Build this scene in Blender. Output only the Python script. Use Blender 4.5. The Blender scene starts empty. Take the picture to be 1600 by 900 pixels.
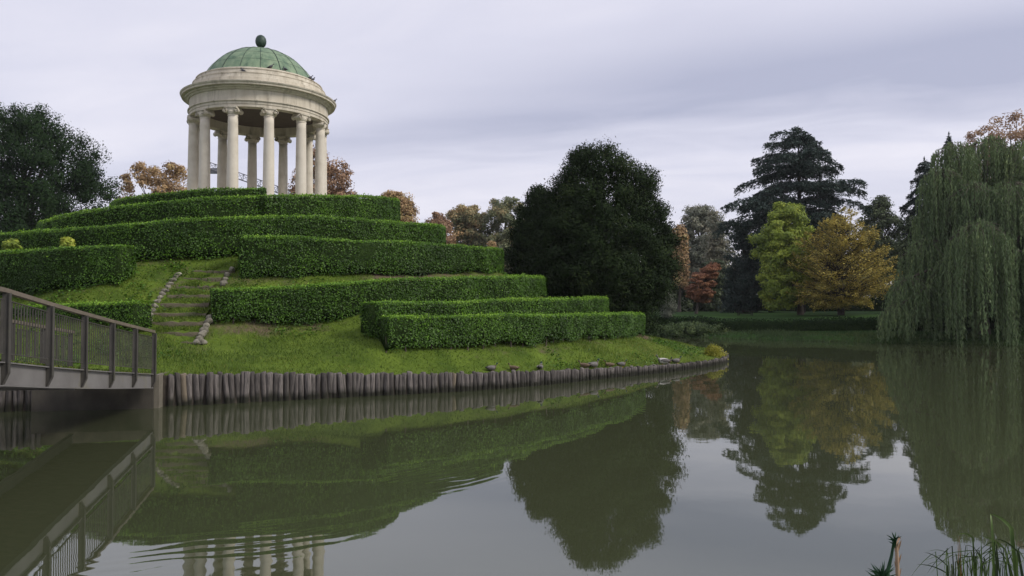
import bpy, math, numpy as np
from mathutils import Vector, Matrix
R = math.radians
sc = bpy.context.scene
col = sc.collection

# ------------------------------------------------------------------ camera
F, CX, CY, HOR, EYE = 1200.0, 800.0, 450.0, 480.0, 2.4      # photo pixels (1600 x 900), eye height in metres
PITCH = math.atan((HOR - CY) / F)
cam_d = bpy.data.cameras.new('camera'); cam = bpy.data.objects.new('camera', cam_d); col.objects.link(cam)
cam_d.sensor_width = 36.0; cam_d.lens = 36.0 * F / 1600.0
cam_d.clip_start = 0.05; cam_d.clip_end = 4000
cam.location = (0, 0, EYE); cam.rotation_euler = (math.pi / 2 + PITCH, 0, 0)
sc.camera = cam

# ------------------------------------------------------------------ exposure, sky, sun
sc.view_settings.view_transform = 'Standard'; sc.view_settings.look = 'None'
sc.view_settings.exposure = 0.40; sc.view_settings.gamma = 1.0
SUN_EL, SUN_AZ = 40.0, 108.0         # azimuth clockwise from the view direction (+Y): to the right and behind
world = bpy.data.worlds.new('World'); sc.world = world; world.use_nodes = True

def nodes_of(tree):
    nt = tree; nt.nodes.clear()
    def N(t, **k):
        n = nt.nodes.new(t)
        for a, v in k.items():
            if a == 'ins':
                for i, x in v.items(): n.inputs[i].default_value = x
            else: setattr(n, a, v)
        return n
    def L(a, b): nt.links.new(a, b)
    return nt, N, L

def build_world():
    nt, N, L = nodes_of(world.node_tree)
    sky = N('ShaderNodeTexSky'); sky.sky_type = 'NISHITA'; sky.sun_disc = False
    sky.sun_elevation = R(SUN_EL); sky.sun_rotation = R(SUN_AZ); sky.air_density = 1.0; sky.dust_density = 2.0
    b1 = N('ShaderNodeBackground'); b1.inputs[1].default_value = 0.1; L(sky.outputs[0], b1.inputs[0])
    tc = N('ShaderNodeTexCoord'); sep = N('ShaderNodeSeparateXYZ'); L(tc.outputs['Generated'], sep.inputs[0])
    def M(op, a, b=None, c=None, clamp=False):
        n = N('ShaderNodeMath', operation=op); n.use_clamp = clamp
        for i, v in enumerate((a, b, c)):
            if v is None: continue
            if isinstance(v, (int, float)): n.inputs[i].default_value = v
            else: L(v, n.inputs[i])
        return n.outputs[0]
    X, Y, Z = sep.outputs
    Zp = M('MAXIMUM', Z, 0.0)
    den = M('ADD', Zp, 0.12)
    u = M('DIVIDE', X, den); v = M('DIVIDE', Y, den)
    v2 = M('ADD', v, M('MULTIPLY', u, 0.22))
    cmb = N('ShaderNodeCombineXYZ'); L(M('MULTIPLY', u, 0.30), cmb.inputs[0]); L(v2, cmb.inputs[1])
    nz = N('ShaderNodeTexNoise', ins={'Scale': 0.85, 'Detail': 6.0, 'Roughness': 0.48, 'Distortion': 0.5}); L(cmb.outputs[0], nz.inputs['Vector'])
    cmb2 = N('ShaderNodeCombineXYZ'); L(M('MULTIPLY', u, 0.6), cmb2.inputs[0]); L(v2, cmb2.inputs[1]); cmb2.inputs[2].default_value = 3.3
    nz2 = N('ShaderNodeTexNoise', ins={'Scale': 2.6, 'Detail': 7.0, 'Roughness': 0.55, 'Distortion': 0.8}); L(cmb2.outputs[0], nz2.inputs['Vector'])
    # long dark cloud bank across the view
    yy = M('MAXIMUM', Y, 0.05)
    e = M('DIVIDE', Z, yy); a = M('DIVIDE', X, yy)
    e0 = M('ADD', M('MULTIPLY', a, 0.13), 0.255)
    e0 = M('ADD', e0, M('MULTIPLY', M('SUBTRACT', nz2.outputs[0], 0.5), 0.07))
    t = M('DIVIDE', M('SUBTRACT', e, e0), 0.066)
    band = M('POWER', 2.718, M('MULTIPLY', M('MULTIPLY', t, t), -1.0))
    band = M('MULTIPLY', band, M('MULTIPLY_ADD', a, 1.6, 0.62, clamp=True))
    br = M('ADD', nz.outputs[0], M('MULTIPLY', M('SUBTRACT', nz2.outputs[0], 0.5), 0.28))
    br = M('SUBTRACT', br, M('MULTIPLY', band, 0.36))
    br = M('ADD', br, M('MULTIPLY', M('POWER', M('SUBTRACT', 1.0, Zp), 11.0), 0.30))   # paler cloud low down
    ramp = N('ShaderNodeValToRGB'); L(br, ramp.inputs[0])
    cr = ramp.color_ramp; cr.elements[0].position = 0.15; cr.elements[0].color = (0.37, 0.385, 0.50, 1)
    cr.elements[1].position = 0.85; cr.elements[1].color = (0.80, 0.77, 0.82, 1)
    el = cr.elements.new(0.5); el.color = (0.575, 0.575, 0.675, 1)
    b2 = N('ShaderNodeBackground'); b2.inputs[1].default_value = 1.0; L(ramp.outputs[0], b2.inputs[0])
    mx = N('ShaderNodeMixShader'); mx.inputs[0].default_value = 0.93
    L(b1.outputs[0], mx.inputs[1]); L(b2.outputs[0], mx.inputs[2])
    out = N('ShaderNodeOutputWorld'); L(mx.outputs[0], out.inputs[0])
build_world()

sd = bpy.data.lights.new('sun', 'SUN'); sd.energy = 2.0; sd.angle = R(16); sd.color = (1.0, 0.95, 0.87)
sun = bpy.data.objects.new('sun', sd); col.objects.link(sun)
az, el_ = R(SUN_AZ), R(SUN_EL)
sdir = Vector((math.sin(az) * math.cos(el_), math.cos(az) * math.cos(el_), math.sin(el_)))
sun.rotation_euler = sdir.to_track_quat('Z', 'Y').to_euler(); sun.location = (20, -20, 40)

# ------------------------------------------------------------------ helpers
rng = np.random.default_rng(7)
cP, sP = math.cos(PITCH), math.sin(PITCH)
def W(px, py, d):
    """world point seen at a photo pixel, standing d metres ahead"""
    a = (px - CX) / F; b = (CY - py) / F
    fy = cP - b * sP; fz = sP + b * cP
    k = d / fy
    return np.array([a * k, d, EYE + fz * k])

def vnoise(p, freq, seed=0):
    """smooth pseudo noise in -1..1 at points p (n,2 or n,3)"""
    r = np.random.default_rng(seed); p = np.asarray(p, float); out = np.zeros(len(p))
    for k in range(7):
        w = r.normal(size=p.shape[1]); w *= freq * (0.6 + 0.25 * k) / np.linalg.norm(w)
        out += np.sin(p @ w + r.uniform(0, 6.28)) / (1 + 0.25 * k)
    return out / 2.6

def mesh_arr(name, V, nper, mat, tint=None, parent=None, origin=None, smooth=False):
    """many separate polygons of nper vertices in ONE mesh"""
    V = np.asarray(V, np.float32).reshape(-1, 3)
    if origin is not None: V = V - np.asarray(origin, np.float32)
    n = len(V); nf = n // nper
    me = bpy.data.meshes.new(name)
    me.vertices.add(n); me.vertices.foreach_set('co', V.ravel())
    me.loops.add(n); me.loops.foreach_set('vertex_index', np.arange(n, dtype=np.int32))
    me.polygons.add(nf); me.polygons.foreach_set('loop_start', np.arange(0, n, nper, dtype=np.int32))
    me.polygons.foreach_set('loop_total', np.full(nf, nper, np.int32))
    for m in (mat if isinstance(mat, (list, tuple)) else [mat]): me.materials.append(m)
    if tint is not None:
        at = me.attributes.new('tint', 'FLOAT', 'POINT'); at.data.foreach_set('value', np.repeat(np.asarray(tint, np.float32), nper))
    me.update(calc_edges=True)
    o = bpy.data.objects.new(name, me); col.objects.link(o)
    if parent is not None: o.parent = parent
    return o

class MB:
    """collects shapes, builds ONE mesh object"""
    def __init__(s): s.v = []; s.f = []; s.m = []; s.sm = []
    def add(s, V, Fs, mi=0, smooth=False):
        b = len(s.v); s.v += [tuple(map(float, q)) for q in V]
        for f in Fs: s.f.append([b + i for i in f]); s.m.append(mi); s.sm.append(smooth)
    def box(s, c, sz, rz=0, mi=0, taper=1.0, axes=None):
        c = np.asarray(c, float); h = np.asarray(sz, float) / 2
        if axes is None: axes = (np.array([math.cos(rz), math.sin(rz), 0]), np.array([-math.sin(rz), math.cos(rz), 0]), np.array([0, 0, 1.]))
        V = []
        for k in (-1, 1):
            t = taper if k > 0 else 1
            for i, j in ((-1, -1), (1, -1), (1, 1), (-1, 1)):
                V.append(c + axes[0] * i * h[0] * t + axes[1] * j * h[1] * t + axes[2] * k * h[2])
        s.add(V, [(3, 2, 1, 0), (4, 5, 6, 7), (0, 1, 5, 4), (1, 2, 6, 5), (2, 3, 7, 6), (3, 0, 4, 7)], mi)
    def beam(s, a, b, w, h, mi=0, up=(0, 0, 1)):
        a = np.asarray(a, float); b = np.asarray(b, float); d = b - a; L = np.linalg.norm(d); d = d / L
        side = np.cross(d, up); side /= np.linalg.norm(side); u = np.cross(side, d)
        s.box((a + b) / 2, (L, w, h), axes=(d, side, u), mi=mi)
    def tube(s, pts, rad, n=8, mi=0, cap=True, smooth=True):
        pts = [np.asarray(p, float) for p in pts]
        rad = [rad] * len(pts) if isinstance(rad, (int, float)) else list(rad)
        V = []; Fs = []
        ref = np.array([0.31, 0.95, 0.1])
        for i, p in enumerate(pts):
            d = pts[min(i + 1, len(pts) - 1)] - pts[max(i - 1, 0)]; d = d / (np.linalg.norm(d) + 1e-9)
            r0 = ref if abs(d @ ref) < 0.95 else np.array([1., 0, 0])
            a = np.cross(d, r0); a /= np.linalg.norm(a); b = np.cross(d, a)
            for k in range(n):
                t = 2 * math.pi * k / n; V.append(p + rad[i] * (math.cos(t) * a + math.sin(t) * b))
        for i in range(len(pts) - 1):
            for k in range(n):
                k2 = (k + 1) % n; Fs.append((i * n + k, i * n + k2, (i + 1) * n + k2, (i + 1) * n + k))
        if cap: Fs.append(tuple(range(n))); Fs.append(tuple(reversed(range((len(pts) - 1) * n, len(pts) * n))))
        s.add(V, Fs, mi, smooth)
    def lathe(s, prof, c=(0, 0, 0), n=48, mi=0, smooth=True, capb=False, capt=False):
        V = []; Fs = []
        for r, z in prof:
            for k in range(n):
                t = 2 * math.pi * k / n; V.append((c[0] + r * math.cos(t), c[1] + r * math.sin(t), c[2] + z))
        for i in range(len(prof) - 1):
            for k in range(n):
                k2 = (k + 1) % n; Fs.append((i * n + k, i * n + k2, (i + 1) * n + k2, (i + 1) * n + k))
        if capb: Fs.append(tuple(reversed(range(n))))
        if capt: Fs.append(tuple(range((len(prof) - 1) * n, len(prof) * n)))
        s.add(V, Fs, mi, smooth)
    def ball(s, c, r, n=10, m=7, mi=0, M=None):
        r = (r, r, r) if isinstance(r, (int, float)) else r
        V = [(0, 0, -r[2])]; Fs = []
        for i in range(1, m):
            ph = -math.pi / 2 + math.pi * i / m
            for k in range(n):
                t = 2 * math.pi * k / n; V.append((r[0] * math.cos(ph) * math.cos(t), r[1] * math.cos(ph) * math.sin(t), r[2] * math.sin(ph)))
        V.append((0, 0, r[2])); last = len(V) - 1
        for k in range(n): Fs.append((0, 1 + (k + 1) % n, 1 + k))
        for i in range(m - 2):
            for k in range(n):
                k2 = (k + 1) % n; Fs.append((1 + i * n + k, 1 + i * n + k2, 1 + (i + 1) * n + k2, 1 + (i + 1) * n + k))
        for k in range(n): Fs.append((last, 1 + (m - 2) * n + k, 1 + (m - 2) * n + (k + 1) % n))
        V = [np.asarray(v, float) for v in V]
        if M is not None: V = [M @ v for v in V]
        s.add([v + np.asarray(c, float) for v in V], Fs, mi, True)
    def build(s, name, mats, parent=None, origin=None):
        me = bpy.data.meshes.new(name)
        V = np.asarray(s.v, float).reshape(-1, 3)
        if origin is not None: V = V - np.asarray(origin, float)
        me.from_pydata(V.tolist(), [], s.f)
        for m in (mats if isinstance(mats, (list, tuple)) else [mats]): me.materials.append(m)
        me.polygons.foreach_set('material_index', s.m); me.polygons.foreach_set('use_smooth', s.sm)
        me.update()
        o = bpy.data.objects.new(name, me); col.objects.link(o)
        if parent is not None: o.parent = parent
        return o

def tag(o, label=None, cat=None, group=None, kind=None):
    if label: o['label'] = label
    if cat: o['category'] = cat
    if group: o['group'] = group
    if kind: o['kind'] = kind
    return o
def empty(name, loc, label=None, cat=None, group=None, rz=0):
    o = bpy.data.objects.new(name, None); col.objects.link(o); o.location = [float(q) for q in loc]
    o.rotation_euler = (0, 0, rz); o.empty_display_size = 0.3
    return tag(o, label, cat, group)
def copy_tree(o, parent=None):
    c = o.copy(); col.objects.link(c)
    if parent is not None: c.parent = parent
    for ch in list(o.children): copy_tree(ch, c)
    return c

# ------------------------------------------------------------------ materials
def rgb(c): return (c[0], c[1], c[2], 1.0)
def leaf_mat(name, stops, trans=0.25, rough=0.6, spec=0.25):
    m = bpy.data.materials.new(name); m.use_nodes = True
    nt, N, L = nodes_of(m.node_tree)
    at = N('ShaderNodeAttribute', attribute_name='tint')
    rp = N('ShaderNodeValToRGB'); L(at.outputs['Fac'], rp.inputs[0])
    cr = rp.color_ramp
    cr.elements[0].position = stops[0][0]; cr.elements[0].color = rgb(stops[0][1])
    cr.elements[1].position = stops[-1][0]; cr.elements[1].color = rgb(stops[-1][1])
    for p, c in stops[1:-1]:
        e = cr.elements.new(p); e.color = rgb(c)
    bs = N('ShaderNodeBsdfPrincipled', ins={'Roughness': rough, 'Specular IOR Level': spec}); L(rp.outputs[0], bs.inputs['Base Color'])
    tr = N('ShaderNodeBsdfTranslucent'); L(rp.outputs[0], tr.inputs[0])
    mx = N('ShaderNodeMixShader'); mx.inputs[0].default_value = trans
    L(bs.outputs[0], mx.inputs[1]); L(tr.outputs[0], mx.inputs[2])
    o = N('ShaderNodeOutputMaterial'); L(mx.outputs[0], o.inputs[0])
    return m

def surf_mat(name, c1, c2, scale=3.0, stretch=(1, 1, 1), rough=0.8, bump=0.0, bscale=20.0, c3=None, s3=1.0, t3=(0.55, 0.7),
             spec=0.3, metal=0.0, obj_rand=0.0, detail=6.0, coord='Object'):
    m = bpy.data.materials.new(name); m.use_nodes = True
    nt, N, L = nodes_of(m.node_tree)
    tc = N('ShaderNodeTexCoord'); mp = N('ShaderNodeMapping'); mp.inputs['Scale'].default_value = stretch
    L(tc.outputs[coord], mp.inputs[0])
    vec = mp.outputs[0]
    if obj_rand:
        oi = N('ShaderNodeObjectInfo'); ad = N('ShaderNodeVectorMath', operation='ADD'); cb = N('ShaderNodeCombineXYZ')
        ml = N('ShaderNodeMath', operation='MULTIPLY'); L(oi.outputs['Random'], ml.inputs[0]); ml.inputs[1].default_value = 50
        L(ml.outputs[0], cb.inputs[0]); L(ml.outputs[0], cb.inputs[2]); L(vec, ad.inputs[0]); L(cb.outputs[0], ad.inputs[1]); vec = ad.outputs[0]
    nz = N('ShaderNodeTexNoise', ins={'Scale': scale, 'Detail': detail, 'Roughness': 0.6}); L(vec, nz.inputs['Vector'])
    rp = N('ShaderNodeValToRGB'); L(nz.outputs[0], rp.inputs[0])
    rp.color_ramp.elements[0].position = 0.32; rp.color_ramp.elements[0].color = rgb(c1)
    rp.color_ramp.elements[1].position = 0.68; rp.color_ramp.elements[1].color = rgb(c2)
    colr = rp.outputs[0]
    if c3 is not None:
        n3 = N('ShaderNodeTexNoise', ins={'Scale': s3, 'Detail': 8.0, 'Roughness': 0.65}); L(vec, n3.inputs['Vector'])
        r3 = N('ShaderNodeValToRGB'); L(n3.outputs[0], r3.inputs[0])
        r3.color_ramp.elements[0].position = t3[0]; r3.color_ramp.elements[0].color = (0, 0, 0, 1)
        r3.color_ramp.elements[1].position = t3[1]; r3.color_ramp.elements[1].color = (1, 1, 1, 1)
        mx = N('ShaderNodeMixRGB'); L(r3.outputs[0], mx.inputs[0]); L(colr, mx.inputs[1]); mx.inputs[2].default_value = rgb(c3); colr = mx.outputs[0]
    if obj_rand:
        hs = N('ShaderNodeHueSaturation'); mr = N('ShaderNodeMapRange'); L(oi.outputs['Random'], mr.inputs[0])
        mr.inputs['To Min'].default_value = 1 - obj_rand; mr.inputs['To Max'].default_value = 1 + obj_rand
        L(mr.outputs[0], hs.inputs['Value']); L(colr, hs.inputs['Color']); colr = hs.outputs[0]
    bs = N('ShaderNodeBsdfPrincipled', ins={'Roughness': rough, 'Specular IOR Level': spec, 'Metallic': metal}); L(colr, bs.inputs['Base Color'])
    if bump:
        nb = N('ShaderNodeTexNoise', ins={'Scale': bscale, 'Detail': 5.0}); L(vec, nb.inputs['Vector'])
        bp = N('ShaderNodeBump'); bp.inputs['Strength'].default_value = 0.7; bp.inputs['Distance'].default_value = bump
        L(nb.outputs[0], bp.inputs['Height']); L(bp.outputs[0], bs.inputs['Normal'])
    o = N('ShaderNodeOutputMaterial'); L(bs.outputs[0], o.inputs[0])
    return m

M = {}
M['hedge'] = leaf_mat('hedge_leaf', [(0, (0.022, 0.055, 0.005)), (0.35, (0.050, 0.118, 0.008)), (0.7, (0.092, 0.20, 0.012)), (0.9, (0.145, 0.29, 0.018)), (1, (0.21, 0.36, 0.03))], 0.2, 0.5, 0.3)
M['hedge_core'] = surf_mat('hedge_core', (0.012, 0.022, 0.007), (0.03, 0.05, 0.014), 8, rough=1.0, bump=0.05, bscale=14, spec=0.0)  # dark green paints in the dim interior behind the leaves
M['wood_stem'] = surf_mat('bark_brown', (0.05, 0.04, 0.03), (0.12, 0.10, 0.08), 6, (3, 3, 0.6), rough=0.95, bump=0.02, bscale=18)
M['bark_dark'] = surf_mat('bark_dark', (0.025, 0.021, 0.018), (0.07, 0.06, 0.05), 4, (3, 3, 0.6), rough=0.95, bump=0.03, bscale=10)
M['grass'] = leaf_mat('grass_blade', [(0, (0.036, 0.066, 0.010)), (0.4, (0.092, 0.150, 0.019)), (0.75, (0.165, 0.225, 0.034)), (1, (0.28, 0.265, 0.075))], 0.3, 0.6, 0.2)
M['soil_grass_plain'] = surf_mat('lawn_soil', (0.05, 0.095, 0.016), (0.095, 0.165, 0.026), 0.9, rough=0.95, bump=0.05, bscale=9, c3=(0.11, 0.078, 0.052), s3=0.42, t3=(0.58, 0.72), spec=0.1)
def soil_grass():
    m = bpy.data.materials.new('island_soil_and_grass'); m.use_nodes = True
    nt, N, L = nodes_of(m.node_tree)
    tc = N('ShaderNodeTexCoord'); co = tc.outputs['Object']
    def ramp(scale, det, p0, c0, p1, c1):
        z = N('ShaderNodeTexNoise', ins={'Scale': scale, 'Detail': det, 'Roughness': 0.65}); L(co, z.inputs['Vector'])
        r = N('ShaderNodeValToRGB'); L(z.outputs[0], r.inputs[0]); e = r.color_ramp.elements
        e[0].position = p0; e[0].color = rgb(c0); e[1].position = p1; e[1].color = rgb(c1); return r.outputs[0], z.outputs[0]
    g, _ = ramp(0.9, 6, .32, (0.046, 0.078, 0.011), .68, (0.110, 0.160, 0.022))
    e, ez = ramp(2.2, 7, .3, (0.075, 0.055, 0.038), .7, (0.155, 0.115, 0.082))
    at = N('ShaderNodeAttribute', attribute_name='tint')
    z3 = N('ShaderNodeTexNoise', ins={'Scale': 1.4, 'Detail': 9.0, 'Roughness': 0.7}); L(co, z3.inputs['Vector'])
    ad = N('ShaderNodeMath', operation='ADD'); L(at.outputs['Fac'], ad.inputs[0]); L(z3.outputs[0], ad.inputs[1])
    mr = N('ShaderNodeMapRange'); L(ad.outputs[0], mr.inputs[0]); mr.inputs['From Min'].default_value = 0.62; mr.inputs['From Max'].default_value = 0.86
    mx = N('ShaderNodeMixRGB'); L(mr.outputs[0], mx.inputs[0]); L(g, mx.inputs[1]); L(e, mx.inputs[2])
    bs = N('ShaderNodeBsdfPrincipled', ins={'Roughness': 0.95, 'Specular IOR Level': 0.1}); L(mx.outputs[0], bs.inputs['Base Color'])
    nb = N('ShaderNodeTexNoise', ins={'Scale': 9.0, 'Detail': 6.0}); L(co, nb.inputs['Vector']); bp = N('ShaderNodeBump'); bp.inputs['Distance'].default_value = 0.06
    L(nb.outputs[0], bp.inputs['Height']); L(bp.outputs[0], bs.inputs['Normal'])
    o = N('ShaderNodeOutputMaterial'); L(bs.outputs[0], o.inputs[0]); return m
M['soil_grass'] = soil_grass()
M['bank_earth'] = surf_mat('dark_bank_earth', (0.02, 0.017, 0.013), (0.05, 0.042, 0.032), 5, rough=1.0)
M['lawn_far'] = surf_mat('park_lawn', (0.016, 0.042, 0.009), (0.035, 0.078, 0.014), 0.25, rough=0.95, bump=0.05, bscale=5, spec=0.1)
M['stone'] = surf_mat('pale_limestone', (0.54, 0.49, 0.40), (0.66, 0.61, 0.52), 1.6, rough=0.85, bump=0.008, bscale=30, c3=(0.40, 0.35, 0.27), s3=0.9, t3=(0.55, 0.82))
M['stone_stain'] = surf_mat('weathered_limestone', (0.47, 0.42, 0.33), (0.62, 0.57, 0.47), 1.3, (2.6, 2.6, 0.4), rough=0.9, bump=0.012, bscale=22, c3=(0.20, 0.175, 0.13), s3=1.6, t3=(0.52, 0.78))
M['ceiling'] = surf_mat('dark_timber_ceiling', (0.075, 0.058, 0.05), (0.12, 0.095, 0.08), 2.5, (1, 8, 1), rough=0.9)
M['patina'] = surf_mat('green_copper', (0.085, 0.150, 0.092), (0.215, 0.285, 0.175), 2.2, (1.6, 1.6, 0.35), rough=0.65, bump=0.015, bscale=6, c3=(0.045, 0.085, 0.055), s3=2.4, t3=(0.55, 0.75), spec=0.4)
M['patina_dark'] = surf_mat('dark_copper', (0.014, 0.030, 0.022), (0.040, 0.072, 0.050), 4, rough=0.55, bump=0.01, bscale=15, spec=0.4)
M['log'] = surf_mat('weathered_log', (0.045, 0.040, 0.038), (0.150, 0.133, 0.122), 7, (4, 4, 0.5), rough=0.95, bump=0.02, bscale=14, c3=(0.045, 0.042, 0.034), s3=2.0, t3=(0.5, 0.75), obj_rand=0.42)
def wet_foot(m, z0=0.10, z1=0.26, k=0.35):
    # the timber is soaked and algae-dark up to a hand above the waterline
    nt = m.node_tree; bs = next(n for n in nt.nodes if n.type == 'BSDF_PRINCIPLED'); src = bs.inputs['Base Color'].links[0].from_socket
    g = nt.nodes.new('ShaderNodeNewGeometry'); sp = nt.nodes.new('ShaderNodeSeparateXYZ'); nz = nt.nodes.new('ShaderNodeTexNoise'); nz.inputs['Scale'].default_value = 5.0; ad = nt.nodes.new('ShaderNodeMath'); ad.operation = 'MULTIPLY_ADD'
    mr = nt.nodes.new('ShaderNodeMapRange'); mx = nt.nodes.new('ShaderNodeMixRGB')
    nt.links.new(g.outputs['Position'], sp.inputs[0]); nt.links.new(g.outputs['Position'], nz.inputs['Vector']); nt.links.new(nz.outputs[0], ad.inputs[0]); ad.inputs[1].default_value = -0.22; nt.links.new(sp.outputs[2], ad.inputs[2])
    nt.links.new(ad.outputs[0], mr.inputs[0]); mr.inputs['From Min'].default_value = z0 - .11; mr.inputs['From Max'].default_value = z1 - .11; mr.inputs['To Min'].default_value = 1; mr.inputs['To Max'].default_value = 0
    nt.links.new(mr.outputs[0], mx.inputs[0]); nt.links.new(src, mx.inputs[1]); mx.inputs[2].default_value = (0.018, 0.018, 0.012, 1); nt.links.new(mx.outputs[0], bs.inputs['Base Color'])
wet_foot(M['log'])
M['log_pale'] = surf_mat('pale_log', (0.12, 0.098, 0.072), (0.20, 0.165, 0.12), 7, (4, 4, 0.5), rough=0.95, bump=0.015, bscale=14)
wet_foot(M['log_pale'])
M['concrete'] = surf_mat('stained_shaded_concrete', (0.035, 0.032, 0.027), (0.085, 0.075, 0.06), 1.6, (1, 1, 0.6), rough=0.95, bump=0.01, bscale=12, c3=(0.045, 0.045, 0.035), s3=1.1, t3=(0.45, 0.7))  # real stain, with the shadow below the bridge darkened into the colour
M['concrete_pale'] = surf_mat('pale_concrete', (0.11, 0.098, 0.075), (0.19, 0.17, 0.135), 3, rough=0.95, bump=0.01, bscale=14)
M['steel'] = surf_mat('painted_steel', (0.046, 0.043, 0.038), (0.076, 0.070, 0.060), 3, rough=0.55, bump=0.002, bscale=30, c3=(0.07, 0.075, 0.04), s3=2.2, t3=(0.6, 0.8), spec=0.4)
M['steel_rail'] = surf_mat('handrail_steel', (0.115, 0.095, 0.073), (0.165, 0.137, 0.108), 4, rough=0.5, spec=0.4, c3=(0.09, 0.08, 0.06), s3=3, t3=(0.6, 0.8))
M['steel_girder'] = surf_mat('girder_steel', (0.125, 0.118, 0.112), (0.175, 0.168, 0.160), 1.5, rough=0.6, spec=0.35, c3=(0.14, 0.13, 0.075), s3=1.3, t3=(0.56, 0.75))
M['deck'] = surf_mat('mossy_planks', (0.06, 0.06, 0.03), (0.13, 0.11, 0.07), 4, (1, 6, 1), rough=0.95, bump=0.01, bscale=20)
M['rock'] = surf_mat('pale_rock', (0.10, 0.092, 0.07), (0.27, 0.25, 0.20), 5, rough=0.95, bump=0.03, bscale=9, obj_rand=0.25)
M['earth'] = surf_mat('trodden_earth', (0.07, 0.06, 0.038), (0.13, 0.11, 0.075), 5, (1, 1, 3), rough=1.0, bump=0.03, bscale=14, c3=(0.05, 0.08, 0.02), s3=2.5, t3=(0.52, 0.7))

def water_mat():
    m = bpy.data.materials.new('pond_water'); m.use_nodes = True
    nt, N, L = nodes_of(m.node_tree)
    geo = N('ShaderNodeNewGeometry'); P = geo.outputs['Position']
    def Mt(op, a, b=None, clamp=False):
        n = N('ShaderNodeMath', operation=op); n.use_clamp = clamp
        for i, v in enumerate((a, b)):
            if v is None: continue
            if isinstance(v, (int, float)): n.inputs[i].default_value = v
            else: L(v, n.inputs[i])
        return n.outputs[0]
    def dist(c):
        d = N('ShaderNodeVectorMath', operation='DISTANCE'); L(P, d.inputs[0]); d.inputs[1].default_value = c; return d.outputs['Value']
    def mask(c, r):
        q = Mt('DIVIDE', dist(c), r); return Mt('POWER', 2.718, Mt('MULTIPLY', Mt('MULTIPLY', q, q), -1.0))
    h = None
    for sc_, amp in ((0.35, 0.0035), (1.3, 0.0011), (5.0, 0.0002)):
        nz = N('ShaderNodeTexNoise', ins={'Scale': sc_, 'Detail': 2.0}); L(P, nz.inputs['Vector'])
        t = Mt('MULTIPLY', nz.outputs[0], amp); h = t if h is None else Mt('ADD', h, t)
    nzw = N('ShaderNodeTexNoise', ins={'Scale': 0.5, 'Detail': 3.0}); L(P, nzw.inputs['Vector'])
    r0 = Mt('ADD', dist((-6.5, 15.6, 0)), Mt('MULTIPLY', nzw.outputs[0], 0.8))
    for c, r, wl, amp in (((-0.95, 10.9, 0), 0.6, 0.20, 0.0006), ((-2.6, 7.75, 0), 0.65, 0.27, 0.0008), ((-3.4, 7.0, 0), 0.5, 0.24, 0.0008)):
        s = Mt('SINE', Mt('MULTIPLY', r0, 2 * math.pi / wl))
        h = Mt('ADD', h, Mt('MULTIPLY', Mt('MULTIPLY', s, amp), mask(c, r)))
    for c, r, wl, amp in (((3.2, 18.0, 0), 1.0, 0.3, 0.0003),):
        s = Mt('SINE', Mt('MULTIPLY', dist(c), 2 * math.pi / wl)); h = Mt('ADD', h, Mt('MULTIPLY', Mt('MULTIPLY', s, amp), mask(c, r)))
    bp = N('ShaderNodeBump'); bp.inputs['Strength'].default_value = 1.0; bp.inputs['Distance'].default_value = 1.0; L(h, bp.inputs['Height'])
    df = N('ShaderNodeBsdfDiffuse'); df.inputs[0].default_value = (0.047, 0.054, 0.027, 1)
    gl = N('ShaderNodeBsdfGlossy'); gl.inputs['Roughness'].default_value = 0.02; gl.inputs[0].default_value = (0.92, 0.93, 0.93, 1)
    L(bp.outputs[0], gl.inputs['Normal'])
    fr = N('ShaderNodeFresnel'); fr.inputs['IOR'].default_value = 2.3; L(bp.outputs[0], fr.inputs['Normal'])
    mx = N('ShaderNodeMixShader'); L(fr.outputs[0], mx.inputs[0]); L(df.outputs[0], mx.inputs[1]); L(gl.outputs[0], mx.inputs[2])
    o = N('ShaderNodeOutputMaterial'); L(mx.outputs[0], o.inputs[0])
    return m
M['water'] = water_mat()

# ------------------------------------------------------------------ island outline, hedge lines, island height
TC = np.array([-12.2, 37.0])                       # axis of the temple and of the mound
def G(px, d): return np.array([(px - CX) / F * d, d])
bank_px = [(0, 17.7, .82), (120, 18.1, .80), (245, 18.6, .77), (350, 19.2, .70), (500, 20.3, .62), (600, 21.0, .56), (700, 21.8, .49), (780, 22.7, .44),
           (860, 24.0, .38), (935, 25.8, .30), (1010, 27.6, .25), (1085, 30.2, .20), (1125, 32.5, .18), (1136, 34.5, .20), (1128, 37.0, .25), (1085, 40.5, .3), (1010, 44.0, .35)]
bank = [(*G(p, d), z) for p, d, z in bank_px]
for a in np.linspace(35, 262, 20):
    bank.append((TC[0] + 19.9 * math.cos(R(a)), TC[1] + 19.9 * math.sin(R(a)), 0.35 + 0.45 * (a > 170)))
bank = np.array(bank)
IC = np.array([-9.5, 36.0])
ang = np.unwrap(np.arctan2(bank[:, 1] - IC[1], bank[:, 0] - IC[0])); rad = np.hypot(bank[:, 0] - IC[0], bank[:, 1] - IC[1])
def periodic(a, v, q):
    o = np.argsort(np.mod(a, 2 * np.pi)); aa = np.mod(a, 2 * np.pi)[o]; vv = v[o]
    aa = np.concatenate([aa[-3:] - 2 * np.pi, aa, aa[:3] + 2 * np.pi]); vv = np.concatenate([vv[-3:], vv, vv[:3]])
    return np.interp(np.mod(q, 2 * np.pi), aa, vv)
NA = 720
qa = np.linspace(0, 2 * np.pi, NA, endpoint=False)
def smooth_p(v, k=7): return np.mean([np.roll(v, i) for i in range(-k, k + 1)], axis=0)
brad = smooth_p(periodic(ang, rad, qa)); bz = smooth_p(periodic(ang, bank[:, 2], qa), 12)
def edge_r(a): return np.interp(np.mod(a, 2 * np.pi), np.append(qa, 2 * np.pi), np.append(brad, brad[0]))
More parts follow.
